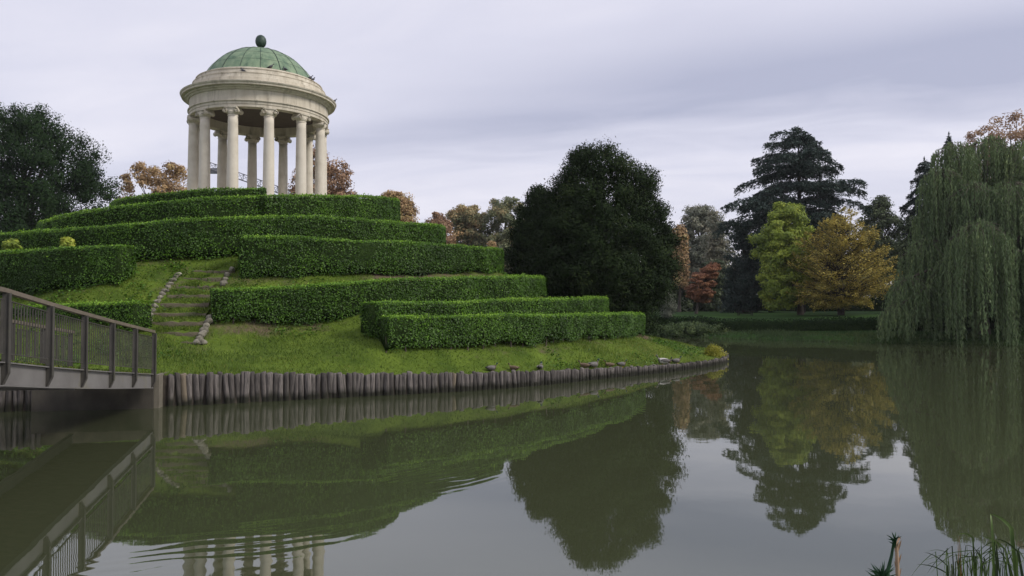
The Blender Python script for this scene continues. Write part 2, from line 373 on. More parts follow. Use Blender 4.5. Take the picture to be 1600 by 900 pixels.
def edge_z(a): return np.interp(np.mod(a, 2 * np.pi), np.append(qa, 2 * np.pi), np.append(bz, bz[0]))

# every hedge: front-face line as (photo px, distance ahead, photo y of the top, photo y of the foot or None)
HEDGES = [
 dict(k='a', pts=[(178, 35.0, 317, None), (172, 33.6, 314, None), (205, 31.8, 305, None), (290, 31.0, 296, None), (360, 31.1, 292.5, None), (413, 31.4, 291, None)], h=1.15, w=0.8,
      label='topmost short hedge tier just below the temple columns on the left', size=.085, dens=360),
 dict(k='b', pts=[(75, 34.0, 352, None), (57, 31.5, 347, None), (93, 29.3, 334.5, None), (171, 28.3, 320.5, None), (280, 28.0, 310, None), (360, 28.4, 305, None), (412, 28.95, 303, None)], h=1.4, w=0.9,
      label='second highest hedge tier, curving down to the left under the temple', size=.08, dens=380),
 dict(k='c', pts=[(414, 28.7, 302.5, None), (500, 30.3, 303.5, None), (580, 32.5, 305, None), (615, 35.0, 308.5, None), (624, 37.5, 312, None), (612, 40.0, 318, None)], h=1.4, w=0.9,
      label='hedge tier right of the temple columns, ending in a rounded right end below the sky', size=.08, dens=380),
 dict(k='d', pts=[(-45, 33.0, 372, None), (-38, 30.0, 367, None), (0, 28.3, 362, None), (100, 26.6, 355.5, None), (200, 26.1, 346.5, None), (300, 26.3, 340, 410), (400, 27.0, 335.5, None), (480, 27.8, 335.5, None),
      (560, 29.0, 340, None), (640, 31.5, 346, None), (680, 34.0, 349.5, None), (696, 37.0, 353, None), (688, 40.0, 358, None)], h=1.52, w=0.95,
      label='longest hedge tier, running unbroken across the mound above the top of the steps', size=.078, dens=400),
 dict(k='e', pts=[(-130, 28.6, 398, None), (-85, 26.6, 394, None), (0, 25.2, 390.5, 447), (100, 24.2, 384.5, 443), (184, 24.0, 380.5, 438)], h=1.2, w=0.95,
      label='square-ended hedge on the left, above the footbridge railing', size=.074, dens=460),
 dict(k='f', pts=[(374, 25.4, 366, 432), (430, 25.7, 367.5, 433), (500, 26.3, 370.5, 433), (600, 27.6, 374.5, 431), (700, 30.0, 380.5, 428), (750, 32.0, 384, 426), (780, 34.6, 387, 425), (787, 37.0, 389, 424), (780, 39.5, 392, 424)], h=1.3, w=0.95,
      label='hedge tier that starts square at the top right of the steps', size=.074, dens=440),
 dict(k='g', pts=[(331, 23.2, 449, 521), (440, 23.9, 447, 523), (500, 24.3, 442, 515), (588, 25.2, 436.5, 490), (700, 27.0, 432.5, None), (780, 29.3, 431, None), (830, 32.0, 431, None), (855, 36.0, 432, None), (850, 38.5, 434, None)], h=1.2, w=0.95,
      label='tall hedge beside the lower steps, its square left end by the edging stones', size=.072, dens=520),
 dict(k='h', pts=[(589, 22.7, 471, 527), (640, 23.6, 470.5, None), (700, 24.5, 470, None), (800, 26.6, 467, None), (880, 29.0, 465, None), (930, 32.0, 464, None), (950, 35.0, 463.5, None), (946, 38.0, 464, None)], h=1.1, w=0.85,
      label='narrow hedge tier directly behind and just above the lowest hedge', size=.07, dens=520),
 dict(k='i', pts=[(607, 22.0, 493, 547), (700, 23.1, 492, 548), (780, 24.4, 491, 546), (850, 26.0, 490.5, 544), (930, 29.0, 489.5, 538), (985, 31.8, 489, 533), (1005, 34.5, 489, 528), (998, 37.0, 489, 524)], h=1.1, w=0.9,
      label='lowest hedge, nearest the log bank, with bare stems at its foot', size=.07, dens=560),
 dict(k='j', pts=[(-30, 24.6, 480, None), (60, 23.2, 476, None), (130, 22.5, 472, None), (206, 22.0, 469, 503)], h=0.72, w=0.85,
      label='low short hedge left of the steps, behind the footbridge railing', size=.07, dens=480),
]
ctl = []
for H in HEDGES:
    for px, d, yt, yb in H['pts']:
        p = W(px, yt, d); zb = W(px, yb, d)[2] if yb is not None else p[2] - H['h']
        ctl.append((p[0], p[1], zb))
step_y = [538.4, 522.7, 506.7, 492.5, 477.4, 464.0, 449.8, 437.4, 425.8]
step_x = [(236, 306), (238, 310), (230, 317), (238, 322), (250, 326), (262, 328), (276, 334), (286, 346), (296, 366)]
step_d = [22.2 + 0.45 * i for i in range(9)]
for i in range(9):
    for px in step_x[i]:
        p = W(px, step_y[i], step_d[i]); ctl.append((p[0], p[1], p[2] - 0.04))
for p in bank: ctl.append((p[0], p[1], p[2]))
for a in np.arange(15, 200, 18):
    for r, z in ((17, 1.25), (14, 2.6), (11, 4.1), (8.4, 5.3), (5.6, 6.25)):
        if a < 40 and r in (17,): z = 1.75
        if r < 16 and (a < 40 or a > 165): continue
        ctl.append((TC[0] + r * math.cos(R(a)), TC[1] + r * math.sin(R(a)), z))
for a in np.arange(0, 360, 30): ctl.append((TC[0] + 4.6 * math.cos(R(a)), TC[1] + 4.6 * math.sin(R(a)), 6.32))
ctl += [(TC[0], TC[1], 6.35), (*G(330, 20.4), 1.02), (*G(260, 20.2), 1.0), (*G(450, 21.8), 1.12), (*G(1060, 34), .62), (*G(1040, 38), .8), (*G(200, 20), 1.05), (*G(60, 20), 1.1)]
ctl = np.array(ctl)
def tps(P, Z, lam=0.02):
    n = len(P); d = np.hypot(P[:, None, 0] - P[None, :, 0], P[:, None, 1] - P[None, :, 1])
    K = np.where(d > 0, d * d * np.log(d + 1e-12), 0) / 100.0 + lam * np.eye(n)
    A = np.zeros((n + 3, n + 3)); A[:n, :n] = K; A[:n, n] = 1; A[:n, n + 1:] = P; A[n, :n] = 1; A[n + 1:, :n] = P.T
    w = np.linalg.solve(A, np.concatenate([Z, np.zeros(3)]))
    def f(Q):
        Q = np.atleast_2d(Q); out = np.zeros(len(Q))
        for s in range(0, len(Q), 20000):
            q = Q[s:s + 20000]; dd = np.hypot(q[:, None, 0] - P[None, :, 0], q[:, None, 1] - P[None, :, 1])
            out[s:s + 20000] = (np.where(dd > 0, dd * dd * np.log(dd + 1e-12), 0) / 100.0) @ w[:n] + w[n] + q @ w[n + 1:]
        return out
    return f
hz_raw = tps(ctl[:, :2], ctl[:, 2])
def island_z(Q):
    Q = np.atleast_2d(Q)
    z = hz_raw(Q); a = np.arctan2(Q[:, 1] - IC[1], Q[:, 0] - IC[0]); r = np.hypot(Q[:, 0] - IC[0], Q[:, 1] - IC[1])
    er = edge_r(a); t = np.clip((er - r) / 1.2, 0, 1); ez = edge_z(a)
    z = np.clip(z, 0.12, 6.5)
    z = ez * (1 - t) + z * t
    return z + 0.03 * vnoise(Q, 2.2, 5) * np.clip((er - r) / 1.0, 0, 1)
def inside_island(Q, m=0.0):
    a = np.arctan2(Q[:, 1] - IC[1], Q[:, 0] - IC[0]); return np.hypot(Q[:, 0] - IC[0], Q[:, 1] - IC[1]) < edge_r(a) - m

# ------------------------------------------------------------------ setting: ground, water, island
pond = np.array([(-60, 4.6), (-30, 5.0), (-12, 4.8), (0, 5.0), (10, 5.0), (22, 5.6), (38, 9), (48, 20), (46, 32), (40, 42), (34, 47.5), (29, 50.5), (24, 52.5), (20, 56), (16, 60), (8, 62.5),
                 (-5, 64), (-25, 64), (-42, 60), (-55, 48), (-66, 30), (-68, 12)], float)
def pond_sd(Q):
    """signed distance to the pond edge, positive on land"""
    Q = np.atleast_2d(Q); best = np.full(len(Q), 1e9); ins = np.zeros(len(Q), bool)
    for i in range(len(pond)):
        a = pond[i]; b = pond[(i + 1) % len(pond)]; ab = b - a
        t = np.clip(((Q - a) @ ab) / (ab @ ab), 0, 1); best = np.minimum(best, np.hypot(*(Q - (a + t[:, None] * ab)).T))
        c = (a[1] > Q[:, 1]) != (b[1] > Q[:, 1])
        with np.errstate(divide='ignore', invalid='ignore'):
            xi = a[0] + (Q[:, 1] - a[1]) * ab[0] / (ab[1] if ab[1] else 1e-9)
        ins ^= c & (Q[:, 0] < xi)
    return np.where(ins, -best, best)
def ground_z(Q):
    Q = np.atleast_2d(Q); s = pond_sd(Q) + 0.35 * vnoise(Q, 0.6, 11)
    z = np.interp(s, [-4, -1, 0, .8, 2.5, 4, 6.5, 12, 50, 300, 2000], [-1.2, -.6, -.05, .28, .48, .80, 1.36, 1.68, 1.98, 2.5, 3.2])
    return z + 0.05 * vnoise(Q, 0.35, 3) * np.clip(s / 4, 0, 1)
def grid_mesh(name, xs, ys, zf, mat):
    X, Y = np.meshgrid(xs, ys); Q = np.stack([X.ravel(), Y.ravel()], 1); Z = zf(Q)
    V = np.column_stack([Q, Z]); nx, ny = len(xs), len(ys)
    i = np.arange((ny - 1) * (nx - 1)); r, c = divmod(i, nx - 1); b = r * nx + c
    Fs = np.stack([b, b + 1, b + nx + 1, b + nx], 1)
    me = bpy.data.meshes.new(name); me.from_pydata(V.tolist(), [], Fs.tolist()); me.materials.append(mat)
    me.polygons.foreach_set('use_smooth', [True] * len(Fs)); me.update()
    o = bpy.data.objects.new(name, me); col.objects.link(o); return o
xs = np.concatenate([np.linspace(-1500, -120, 14), np.linspace(-110, -64, 24), np.arange(-62, 62, 0.7), np.linspace(64, 110, 24), np.linspace(120, 1500, 14)])
ys = np.concatenate([np.linspace(-400, -30, 8), np.linspace(-25, 0, 14), np.arange(1, 75, 0.7), np.linspace(77, 140, 32), np.linspace(150, 1800, 16)])
tag(grid_mesh('ground', xs, ys, ground_z, M['lawn_far']), kind='structure')
wm = MB(); wm.add([(-80, 2, 0), (60, 2, 0), (60, 72, 0), (-80, 72, 0)], [(0, 1, 2, 3)]); tag(wm.build('water', M['water']), kind='structure')

def hedge_line(H):
    k = np.array([W(px, yt, d)[:2] for px, d, yt, yb in H['pts']]); t = np.linspace(0, len(k) - 1, 14 * len(k)); i = np.minimum(t.astype(int), len(k) - 2); f = (t - i)[:, None]
    return k[i] * (1 - f) + k[i + 1] * f
HL = np.concatenate([hedge_line(H) for H in HEDGES])
def soil_mask(Q):
    # bare earth along the feet of the hedges and beside the steps
    Q = np.atleast_2d(Q); out = np.zeros(len(Q))
    for s_ in range(0, len(Q), 20000):
        q = Q[s_:s_ + 20000]; dd = np.min(np.hypot(q[:, None, 0] - HL[None, :, 0], q[:, None, 1] - HL[None, :, 1]), axis=1)
        m = np.clip(1.25 - dd / 0.6, 0, 1) * (0.11 + 0.26 * vnoise(q, 0.75, 79))
        st = np.array([[W(np.mean(step_x[i]), step_y[i], step_d[i])[0], step_d[i]] for i in range(9)])
        ds = np.min(np.hypot((q[:, None, 0] - st[None, :, 0]) * .7, q[:, None, 1] - st[None, :, 1]), axis=1); m = np.maximum(m, np.clip(1.3 - ds / 1.1, 0, 1) * .11)
        out[s_:s_ + 20000] = m + 0.05 * vnoise(q, 0.35, 78)
    return np.clip(out, 0, .6)
def build_island():
    fr = np.concatenate([np.linspace(0.02, 0.8, 46), np.linspace(0.81, 1.0, 24)]); na = 480
    aa = np.linspace(0, 2 * np.pi, na, endpoint=False); er = edge_r(aa)
    Q = np.concatenate([np.column_stack([IC[0] + f * er * np.cos(aa), IC[1] + f * er * np.sin(aa)]) for f in fr])
    Z = island_z(Q); V = [tuple(q) + (z,) for q, z in zip(Q.tolist(), Z.tolist())]
    last = [(IC[0] + e * math.cos(a), IC[1] + e * math.sin(a), -1.0) for a, e in zip(aa, er)]
    V += last; Fs = []; nr = len(fr) + 1
    for i in range(nr - 1):
        for k in range(na):
            k2 = (k + 1) % na; Fs.append((i * na + k, (i + 1) * na + k, (i + 1) * na + k2, i * na + k2))
    Fs.append(tuple(range(na)))
    mb = MB(); mb.add(V, Fs, 0, True)
    for j, f in enumerate(Fs):
        if max(f) >= (nr - 1) * na and len(f) == 4: mb.m[j] = 1
    o = mb.build('island_ground', [M['soil_grass'], M['bank_earth']])
    at = o.data.attributes.new('tint', 'FLOAT', 'POINT'); sm = soil_mask(np.array(V)[:, :2]); at.data.foreach_set('value', sm.astype(np.float32))
    tag(o, kind='structure')
build_island()

# ------------------------------------------------------------------ foliage cards
def unit(v): return v / (np.linalg.norm(v, axis=1, keepdims=True) + 1e-9)
def cards(P, Nn, L, Wd, U=None, r=rng):
    """leaf shaped quads at P facing Nn; U = long axis"""
    n = len(P)
    if U is None: U = r.normal(size=(n, 3))
    Nn = unit(Nn); U = unit(U - (U * Nn).sum(1, keepdims=True) * Nn); S = np.cross(Nn, U)
    L = np.broadcast_to(np.asarray(L, float), (n,))[:, None]; Wd = np.broadcast_to(np.asarray(Wd, float), (n,))[:, None]
    V = np.stack([P - U * L * .5, P + S * Wd * .5 - U * L * .05, P + U * L * .5, P - S * Wd * .5 - U * L * .05], 1)
    return V

def catmull(P, n):
    P = np.asarray(P, float); d = np.concatenate([[0], np.cumsum(np.linalg.norm(np.diff(P[:, :2], axis=0), axis=1))])
    q = np.linspace(0, d[-1], n); out = np.zeros((n, P.shape[1]))
    m = np.zeros_like(P); 
    for i in range(len(P)):
        a, b = max(i - 1, 0), min(i + 1, len(P) - 1); m[i] = (P[b] - P[a]) / (d[b] - d[a])
    k = np.clip(np.searchsorted(d, q, side='right') - 1, 0, len(P) - 2); h = (d[k + 1] - d[k])[:, None]; t = ((q - d[k])[:, None]) / h
    return (2 * t**3 - 3 * t**2 + 1) * P[k] + (t**3 - 2 * t**2 + t) * h * m[k] + (-2 * t**3 + 3 * t**2) * P[k + 1] + (t**3 - t**2) * h * m[k + 1], d[-1]

def build_hedge(H, idx):
    r = np.random.default_rng(100 + idx); w = H['w']; clump = 0.085 if H['k'] in 'fghi' else 0.06
    key = []
    for px, d, yt, yb in H['pts']:
        p = W(px, yt, d); key.append((p[0], p[1], p[2]))
    n0 = 60; L0 = 0
    path, Ln = catmull(key, max(30, int(np.sum(np.linalg.norm(np.diff(np.array(key)[:, :2], axis=0), axis=1)) / 0.3)))
    n = len(path); T = np.gradient(path[:, :2], axis=0); T = T / np.linalg.norm(T, axis=1, keepdims=True)
    O = np.column_stack([T[:, 1], -T[:, 0]])                     # outward side
    out = path[:, :2] - TC
    if (O * out).sum() < 0: O = -O
    path[:, 2] -= 0.03
    zg = np.minimum(island_z(path[:, :2]), path[:, 2] - 0.45); zgb = np.minimum(island_z(path[:, :2] - O * w), path[:, 2] - 0.35)
    ends = np.linspace(0, Ln, n)
    lift = 0.10 + (0.15 if H['k'] in 'fgi' else 0.10) * np.clip(vnoise(np.column_stack([ends, ends * 0]), 2.6, 40 + idx), -0.6, 1) + (0.09 if H['k'] in 'i' else 0.03)
    # --- inner body, coloured dark for the shade inside the hedge
    secs = [(0.03, 0.0), (0.0, 0.25), (-0.0, 0.6), (0.02, 0.88), (0.10, 0.985), (0.5, 1.0), (0.90, 0.985), (0.98, 0.88), (1.0, 0.6), (1.0, 0.25), (0.97, 0.0)]
    ins = 0.075; V = []
    for i in range(n):
        for o, t in secs:
            off = ins + o * (w - 2 * ins); zb = (zg[i] * (1 - o) + zgb[i] * o) + lift[i] + 0.03
            z = zb + t * (path[i, 2] - ins - zb)
            V.append((path[i, 0] - O[i, 0] * off, path[i, 1] - O[i, 1] * off, z))
    V = np.array(V); V += 0.035 * np.column_stack([vnoise(V, 5, 60), vnoise(V, 5, 61), 0.6 * vnoise(V, 5, 62)])
    ns = len(secs); Fs = []
    for i in range(n - 1):
        for k in range(ns):
            k2 = (k + 1) % ns; Fs.append((i * ns + k, (i + 1) * ns + k, (i + 1) * ns + k2, i * ns + k2))
    Fs.append(tuple(range(ns))); Fs.append(tuple(reversed(range((n - 1) * ns, n * ns))))
    base = np.array([path[n // 2, 0] - O[n // 2, 0] * w / 2, path[n // 2, 1] - O[n // 2, 1] * w / 2, zg[n // 2]])
    root = empty('clipped_hedge', base, H['label'], 'hedge', 'clipped hedge tiers on the mound')
    mb = MB(); mb.add(V, Fs, 0, True); mb.build('shaded_core', M['hedge_core'], root, base)
    # --- leaves
    hh = float(np.mean(path[:, 2] - zg)); dens = H['dens'] * 1.85; size = H['size'] * 0.80
    def sample(nq, kind):
        s = r.uniform(0, n - 1.001, nq); k = s.astype(int); f = (s - k)[:, None]
        p = path[k] * (1 - f) + path[k + 1] * f; o = O[k] * (1 - f) + O[k + 1] * f
        g = zg[k] * (1 - f[:, 0]) + zg[k + 1] * f[:, 0]; gb = zgb[k] * (1 - f[:, 0]) + zgb[k + 1] * f[:, 0]; lf = lift[k] * (1 - f[:, 0]) + lift[k + 1] * f[:, 0]
        if kind in 'fb':
            t = r.uniform(0, 1, nq) ** 0.95; q = g if kind == 'f' else gb
            z = q + lf * r.uniform(0.6, 1.15, nq) + t * (p[:, 2] - q - lf)
            rnd = 0.09 * np.clip((t - 0.9) / 0.1, 0, 1) ** 2 + 0.05 * np.clip((0.12 - t) / 0.12, 0, 1)
            dep = np.abs(r.normal(0, 0.045, nq)) - 0.035 + rnd
            off = dep if kind == 'f' else w - dep
            nr = np.column_stack([o * (1 if kind == 'f' else -1), np.full(nq, 0.25)])
        else:
            v = r.uniform(0.0, 1.0, nq); off = v * w; z = p[:, 2] - np.abs(r.normal(0, 0.035, nq)) + 0.02; z -= 0.06 * np.clip((np.abs(v - .5) - .42) / .08, 0, 1)
            nr = np.column_stack([o * (0.5 - v)[:, None] * 0.8, np.ones(nq)])
        P = np.column_stack([p[:, :2] - o * off[:, None], z])
        return P, nr
    parts = []
    for kind, area, k in (('f', Ln * hh, 1.0), ('t', Ln * w, 1.15), ('b', Ln * hh, 0.55)):
        P, nr = sample(int(area * dens * k), kind); parts.append((P, nr, kind))
    for e in (0, n - 1):                                         # the two cut ends
        nq = int(w * hh * dens); v = r.uniform(0, 1, nq); t = r.uniform(0, 1, nq); tn = T[e] * (-1 if e == 0 else 1)
        zb = zg[e] * (1 - v) + zgb[e] * v + lift[e]
        P = np.column_stack([path[e, :2] - O[e] * (v * w)[:, None] + tn * (0.03 - np.abs(r.normal(0, .045, nq)))[:, None], zb + t * (path[e, 2] - zb)])
        parts.append((P, np.tile([tn[0], tn[1], 0.25], (nq, 1)), 'e'))
    # upright young shoots along the top
    nq = int(Ln * w * 60); P, nr = sample(nq, 't'); P[:, 2] += r.uniform(0.0, 0.075, nq)
    parts.append((P, nr, 's'))
    VV = []; TT = []
    for P, nr, kind in parts:
        nq = len(P)
        P = P + clump * np.column_stack([vnoise(P, 3.2, 70), vnoise(P, 3.2, 71), 0.45 * vnoise(P, 2.6, 72)])
        if kind in 'fbe':                                       # thin spots where the dark core shows
            keep = r.random(nq) < np.clip(0.87 + 0.70 * vnoise(P, 7.5, 90 + idx) + 0.30 * vnoise(P, 2.0, 91), 0.3, 1)
            P, nr = P[keep], nr[keep]; nq = len(P)
        nr = unit(nr) + r.normal(0, 0.48, (nq, 3))
        sz = size * r.uniform(0.7, 1.35, nq)
        tint = 0.29 + 0.15 * vnoise(P, 1.3, 80) + 0.15 * vnoise(P, 5, 81) + r.normal(0, 0.17, nq)
        U = None
        tint = np.where(r.random(nq) < .004, .95, tint)
        if kind in 'ts': tint = tint + 0.52  # tops lighter: young growth, plus light from above put into the tint
        if kind == 's':
            U = r.normal(0, 0.5, (nq, 3)) + [0, 0, 1.2]; nr = r.normal(size=(nq, 3)); tint += 0.1
        VV.append(cards(P, nr, sz, sz * 0.62, U, r)); TT.append(np.clip(tint, 0, 1))
    mesh_arr('leaf_cover', np.concatenate(VV), 4, M['hedge'], np.concatenate(TT), root, base)
    # --- stems at the foot
    if H['k'] in 'gi':
        for q in np.arange(0.3, Ln * .8, 0.62):
            i = min(int(q / Ln * (n - 1)), n - 1); off = w * r.uniform(0.12, 0.3); x = path[i, 0] - O[i, 0] * off; y = path[i, 1] - O[i, 1] * off
            z0 = zg[i] * .8 + zgb[i] * .2; mb = MB()
            mb.tube([(x, y, z0 - 0.1), (x + r.normal(0, .02), y + r.normal(0, .02), z0 + 0.18), (x + r.normal(0, .05), y + r.normal(0, .05), z0 + 0.5)], [0.028, 0.022, 0.015], 6)
            mb.build('stem', M['wood_stem'], root, base)
    return path
hedge_paths = [build_hedge(H, i) for i, H in enumerate(HEDGES)]

# ------------------------------------------------------------------ the round temple
def build_temple():
    zf = 6.62
    root = empty('round_temple', (TC[0], TC[1], 6.3), 'round open temple of pale stone columns with green copper dome, crowning the hedged mound', 'temple')
    o = (0, 0, 6.3)
    mb = MB(); mb.lathe([(4.0, -0.5), (4.0, 0.12), (3.72, 0.12), (3.72, 0.22), (3.45, 0.22), (3.45, zf - 6.3), (0.01, zf - 6.3)], n=72, smooth=False)
    mb.build('stepped_base', M['stone'], root)
    rc = 2.98; top = 11.30; cap_h = 0.34; proto = None
    for k in range(12):
        a = R(25.5 + 30 * k); x, y = rc * math.cos(a), rc * math.sin(a)
        if proto is None:
            m1 = MB(); H = top - zf - cap_h
            m1.box((0, 0, 0.05), (0.66, 0.66, 0.10))
            pr = [(0.32, 0.10), (0.335, 0.14), (0.32, 0.18), (0.285, 0.20), (0.29, 0.235), (0.30, 0.255), (0.28, 0.28), (0.258, 0.30)]
            for t in np.linspace(0.02, 1, 14): pr.append((0.255 - 0.042 * t ** 1.7, 0.30 + (H - 0.36) * t))
            pr += [(0.213, H - 0.06), (0.235, H - 0.045), (0.235, H - 0.02), (0.22, H)]
            m1.lathe(pr, n=28, capt=True)
            c = m1.build('column', M['stone'], root)
            m2 = MB(); m2.lathe([(0.215, 0), (0.235, 0.05), (0.275, 0.12), (0.26, 0.16)], n=24, capb=True, capt=True)
            m2.box((0, 0, 0.215), (0.50, 0.50, 0.11)); m2.box((0, 0, 0.305), (0.56, 0.56, 0.066))
            for sx in (-1, 1):          # outward face: x axis local = radial
                for sy in (-1, 1):      # volute scrolls as rolls lying along the radial axis, with a raised eye
                    pass
            for sy in (-1, 1):
                c0 = np.array([0, sy * 0.265, 0.165])
                pts = [c0 + np.array([q, 0, 0]) for q in (-0.275, -0.25, -0.1, 0.0, 0.1, 0.25, 0.275)]
                m2.tube(pts, [0.085, 0.112, 0.09, 0.082, 0.09, 0.112, 0.085], 16)
                for sx in (-1, 1):
                    m2.tube([c0 + np.array([sx * 0.27, 0, 0]), c0 + np.array([sx * 0.295, 0, 0])], [0.05, 0.04], 12)
            m2.build('capital', M['stone_stain'], c).location = (0, 0, H)
            proto = c
        else: c = copy_tree(proto)
        c.parent = root; c.location = (x, y, zf - 6.3); c.rotation_euler = (0, 0, a)
    b = 6.3
    prof = [(2.76, 11.302), (3.18, 11.302), (3.18, 11.43), (3.205, 11.435), (3.205, 11.55), (3.26, 11.56), (3.26, 11.61), (3.19, 11.62), (3.19, 12.06), (3.25, 12.075), (3.29, 12.13), (3.36, 12.15), (3.38, 12.20),
            (3.38, 12.225), (3.53, 12.225), (3.54, 12.29), (3.58, 12.33), (3.60, 12.38), (3.52, 12.40), (3.24, 12.50), (3.16, 12.52), (3.16, 12.66), (3.08, 12.69), (3.05, 12.83), (3.07, 12.86), (3.07, 12.89), (2.93, 12.92), (2.90, 13.07), (2.93, 13.09), (2.93, 13.12), (2.78, 13.15), (2.76, 13.21), (2.5, 13.22)]
    mb = MB()
    # split sharp edges: separate band per segment so that mouldings stay crisp
    for i in range(len(prof) - 1): mb.lathe([(prof[i][0], prof[i][1] - b), (prof[i + 1][0], prof[i + 1][1] - b)], n=128)
    for seg in (((2.76, 11.302), (2.76, 11.95)), ((2.76, 11.62), (2.80, 11.64))): mb.lathe([(r, z - b) for r, z in reversed(seg)], n=96)
    mb.build('entablature', M['stone_stain'], root)
    mb = MB(); mb.lathe([(2.77, 11.72 - b), (2.3, 11.76 - b), (1.2, 11.82 - b), (0.01, 11.83 - b)], n=64); mb.build('ceiling', M['ceiling'], root)
    # dome
    rb, zb, hd = 2.60, 13.20, 1.68
    Rs = (rb * rb + hd * hd) / (2 * hd)
    def dome(t, lift=0.0):           # t 0 rim .. 1 apex
        th0 = math.asin(min(1, rb / Rs)) if hd < Rs else math.pi - math.asin(rb / Rs)
        th = th0 * (1 - t); return ((Rs + lift) * math.sin(th) + 1e-3, zb - b + hd - Rs + (Rs + lift) * math.cos(th))
    mb = MB(); mb.lathe([(2.63, zb - b - 0.03), (2.64, zb - b + 0.025)] + [dome(t) for t in np.linspace(0, 1, 22)], n=96)
    d = mb.build('dome', M['patina'], root)
    mb = MB()
    for k in range(18):
        a = R(8 + 20 * k)
        mb.tube([(dome(t, .008)[0] * math.cos(a), dome(t, .008)[0] * math.sin(a), dome(t, .008)[1]) for t in np.linspace(0.0, 0.95, 12)], 0.011 if k % 3 else 0.02, 5)
    for j, t in enumerate((0.2, 0.4, 0.6, 0.78)):
        rr, zz = dome(t, 0.004); mb.lathe([(rr + .004, zz - .008), (rr + .003, zz + .003), (rr - .008, zz + .008)], n=96)
    mb.build('standing_seams', M['patina_dark'], d)
    mb = MB(); z0 = zb - b + hd
    mb.lathe([(0.22, z0 - 0.06), (0.15, z0 + 0.02), (0.085, z0 + 0.05), (0.075, z0 + 0.11), (0.13, z0 + 0.14), (0.21, z0 + 0.22), (0.255, z0 + 0.34), (0.262, z0 + 0.44), (0.235, z0 + 0.57), (0.17, z0 + 0.67), (0.08, z0 + 0.725), (0.005, z0 + 0.74)], n=28)
    mb.build('cone_finial', M['patina_dark'], root)
build_temple()

# ------------------------------------------------------------------ steps, edging stones
def build_steps():
    p0 = W((step_x[0][0] + step_x[0][1]) / 2, step_y[0], step_d[0])
    root = empty('hillside_steps', p0, 'worn earth and grass steps climbing between stone edgings towards the hedges', 'steps')
    for i in range(9):
        d = step_d[i]; dn = d + 0.46
        a, c = W(step_x[i][0], step_y[i], d), W(step_x[i][1], step_y[i], d)
        zt = (a[2] + c[2]) / 2 + 0.075; jit = rng.normal(0, .015, 10)
        mb = MB(); n = 9; V = []; Fs = []
        for k in range(n + 1):
            t = k / n; x = a[0] + (c[0] - a[0]) * t; jj = 0.03 * math.sin(5 * t + i) + 0.02 * math.sin(17 * t + 2 * i)
            V += [(x, d - 0.02 + jj, zt - 0.5), (x, d + jj, zt - 0.03 + jit[k]), (x, d + 0.05 + jj, zt + jit[k])]
        for k in range(n):
            for j in range(2): b = k * 3 + j; Fs.append((b, b + 3, b + 4, b + 1))
        mb.add(V, Fs, 0, True); mb.build('riser', M['earth'], root, p0)
        mb = MB(); V = []; Fs = []
        for k in range(n + 1):
            t = k / n; x = a[0] + (c[0] - a[0]) * t; jj = 0.03 * math.sin(5 * t + i) + 0.02 * math.sin(17 * t + 2 * i)
            V += [(x, d + 0.05 + jj, zt + jit[k]), (x, d + 0.25, zt + 0.075 + rng.normal(0, .018)), (x, dn + 0.03, zt + 0.175)]
        for k in range(n):
            for j in range(2): b = k * 3 + j; Fs.append((b, b + 3, b + 4, b + 1))
        mb.add(V, Fs, 0, True); mb.build('grass_tread', M['soil_grass'], root, p0)
build_steps()
def tread_grass():
    VV = []
    for i in range(9):
        n = 1500; t = rng.random(n); x0, x1 = [W(q, step_y[i], step_d[i])[0] for q in step_x[i]]; zt = np.mean([W(q, step_y[i], step_d[i])[2] for q in step_x[i]]) + .075
        x = x0 + (x1 - x0) * t; y = step_d[i] + .04 + .5 * rng.random(n) ** .8; k = vnoise(np.column_stack([x, y]), 2.2, 12) > -.25; x, y = x[k], y[k]; n = len(x)
        a = rng.uniform(0, 6.28, n); h = rng.uniform(.03, .11, n); dx, dy = .012 * np.cos(a), .012 * np.sin(a); ln = rng.normal(0, .04, (n, 2)); z = zt - .015 + .36 * np.clip(y - step_d[i] - .05, 0, 1)
        VV.append(np.stack([np.column_stack([x - dx, y - dy, z]), np.column_stack([x + dx, y + dy, z]), np.column_stack([x + ln[:, 0], y + ln[:, 1], z + h])], 1))
    V = np.concatenate(VV); tag(mesh_arr('step_grass', V, 3, M['grass'], np.clip(rng.normal(.45, .2, len(V)), 0, 1)), 'grass growing over the treads of the hillside steps', 'grass', kind='stuff')
tread_grass()

def rock(name, c, size, seed, label, group):
    r = np.random.default_rng(seed); mb = MB(); mb.ball((0, 0, 0), 1.0, 11, 7)
    V = np.array(mb.v); U_ = unit(r.normal(size=(11, 3))); hgt = r.uniform(.62, .9, 11)
    V = V * np.minimum(1.0, np.min(np.where(V @ U_.T > 1e-3, hgt / np.maximum(V @ U_.T, 1e-3), 9), axis=1))[:, None]      # planes knocked off a pebble
    V = V * (1 + 0.05 * vnoise(V, 6.0, seed + 1)[:, None])
    mb.v = [tuple(q) for q in (V * np.asarray(size) * 1.2).tolist()]; mb.sm = [False] * len(mb.sm)
    o = mb.build(name, M['rock']); o.location = [float(q) for q in c]; o.rotation_euler = (r.normal(0, .25), r.normal(0, .25), r.uniform(0, 6))
    return tag(o, label, 'stone', group)
left_st = [(278, 431), (275, 435), (270, 440), (266, 445.5), (262, 450), (258, 456), (254, 461), (250, 467), (246, 473), (243, 480), (239, 487), (235, 495), (231, 502), (227, 509)]
right_st = [(362, 421), (355, 430), (352, 437), (349, 444), (330, 497), (325, 503), (322, 510), (319, 517), (317, 523), (312, 530), (309, 537), (316, 536)]
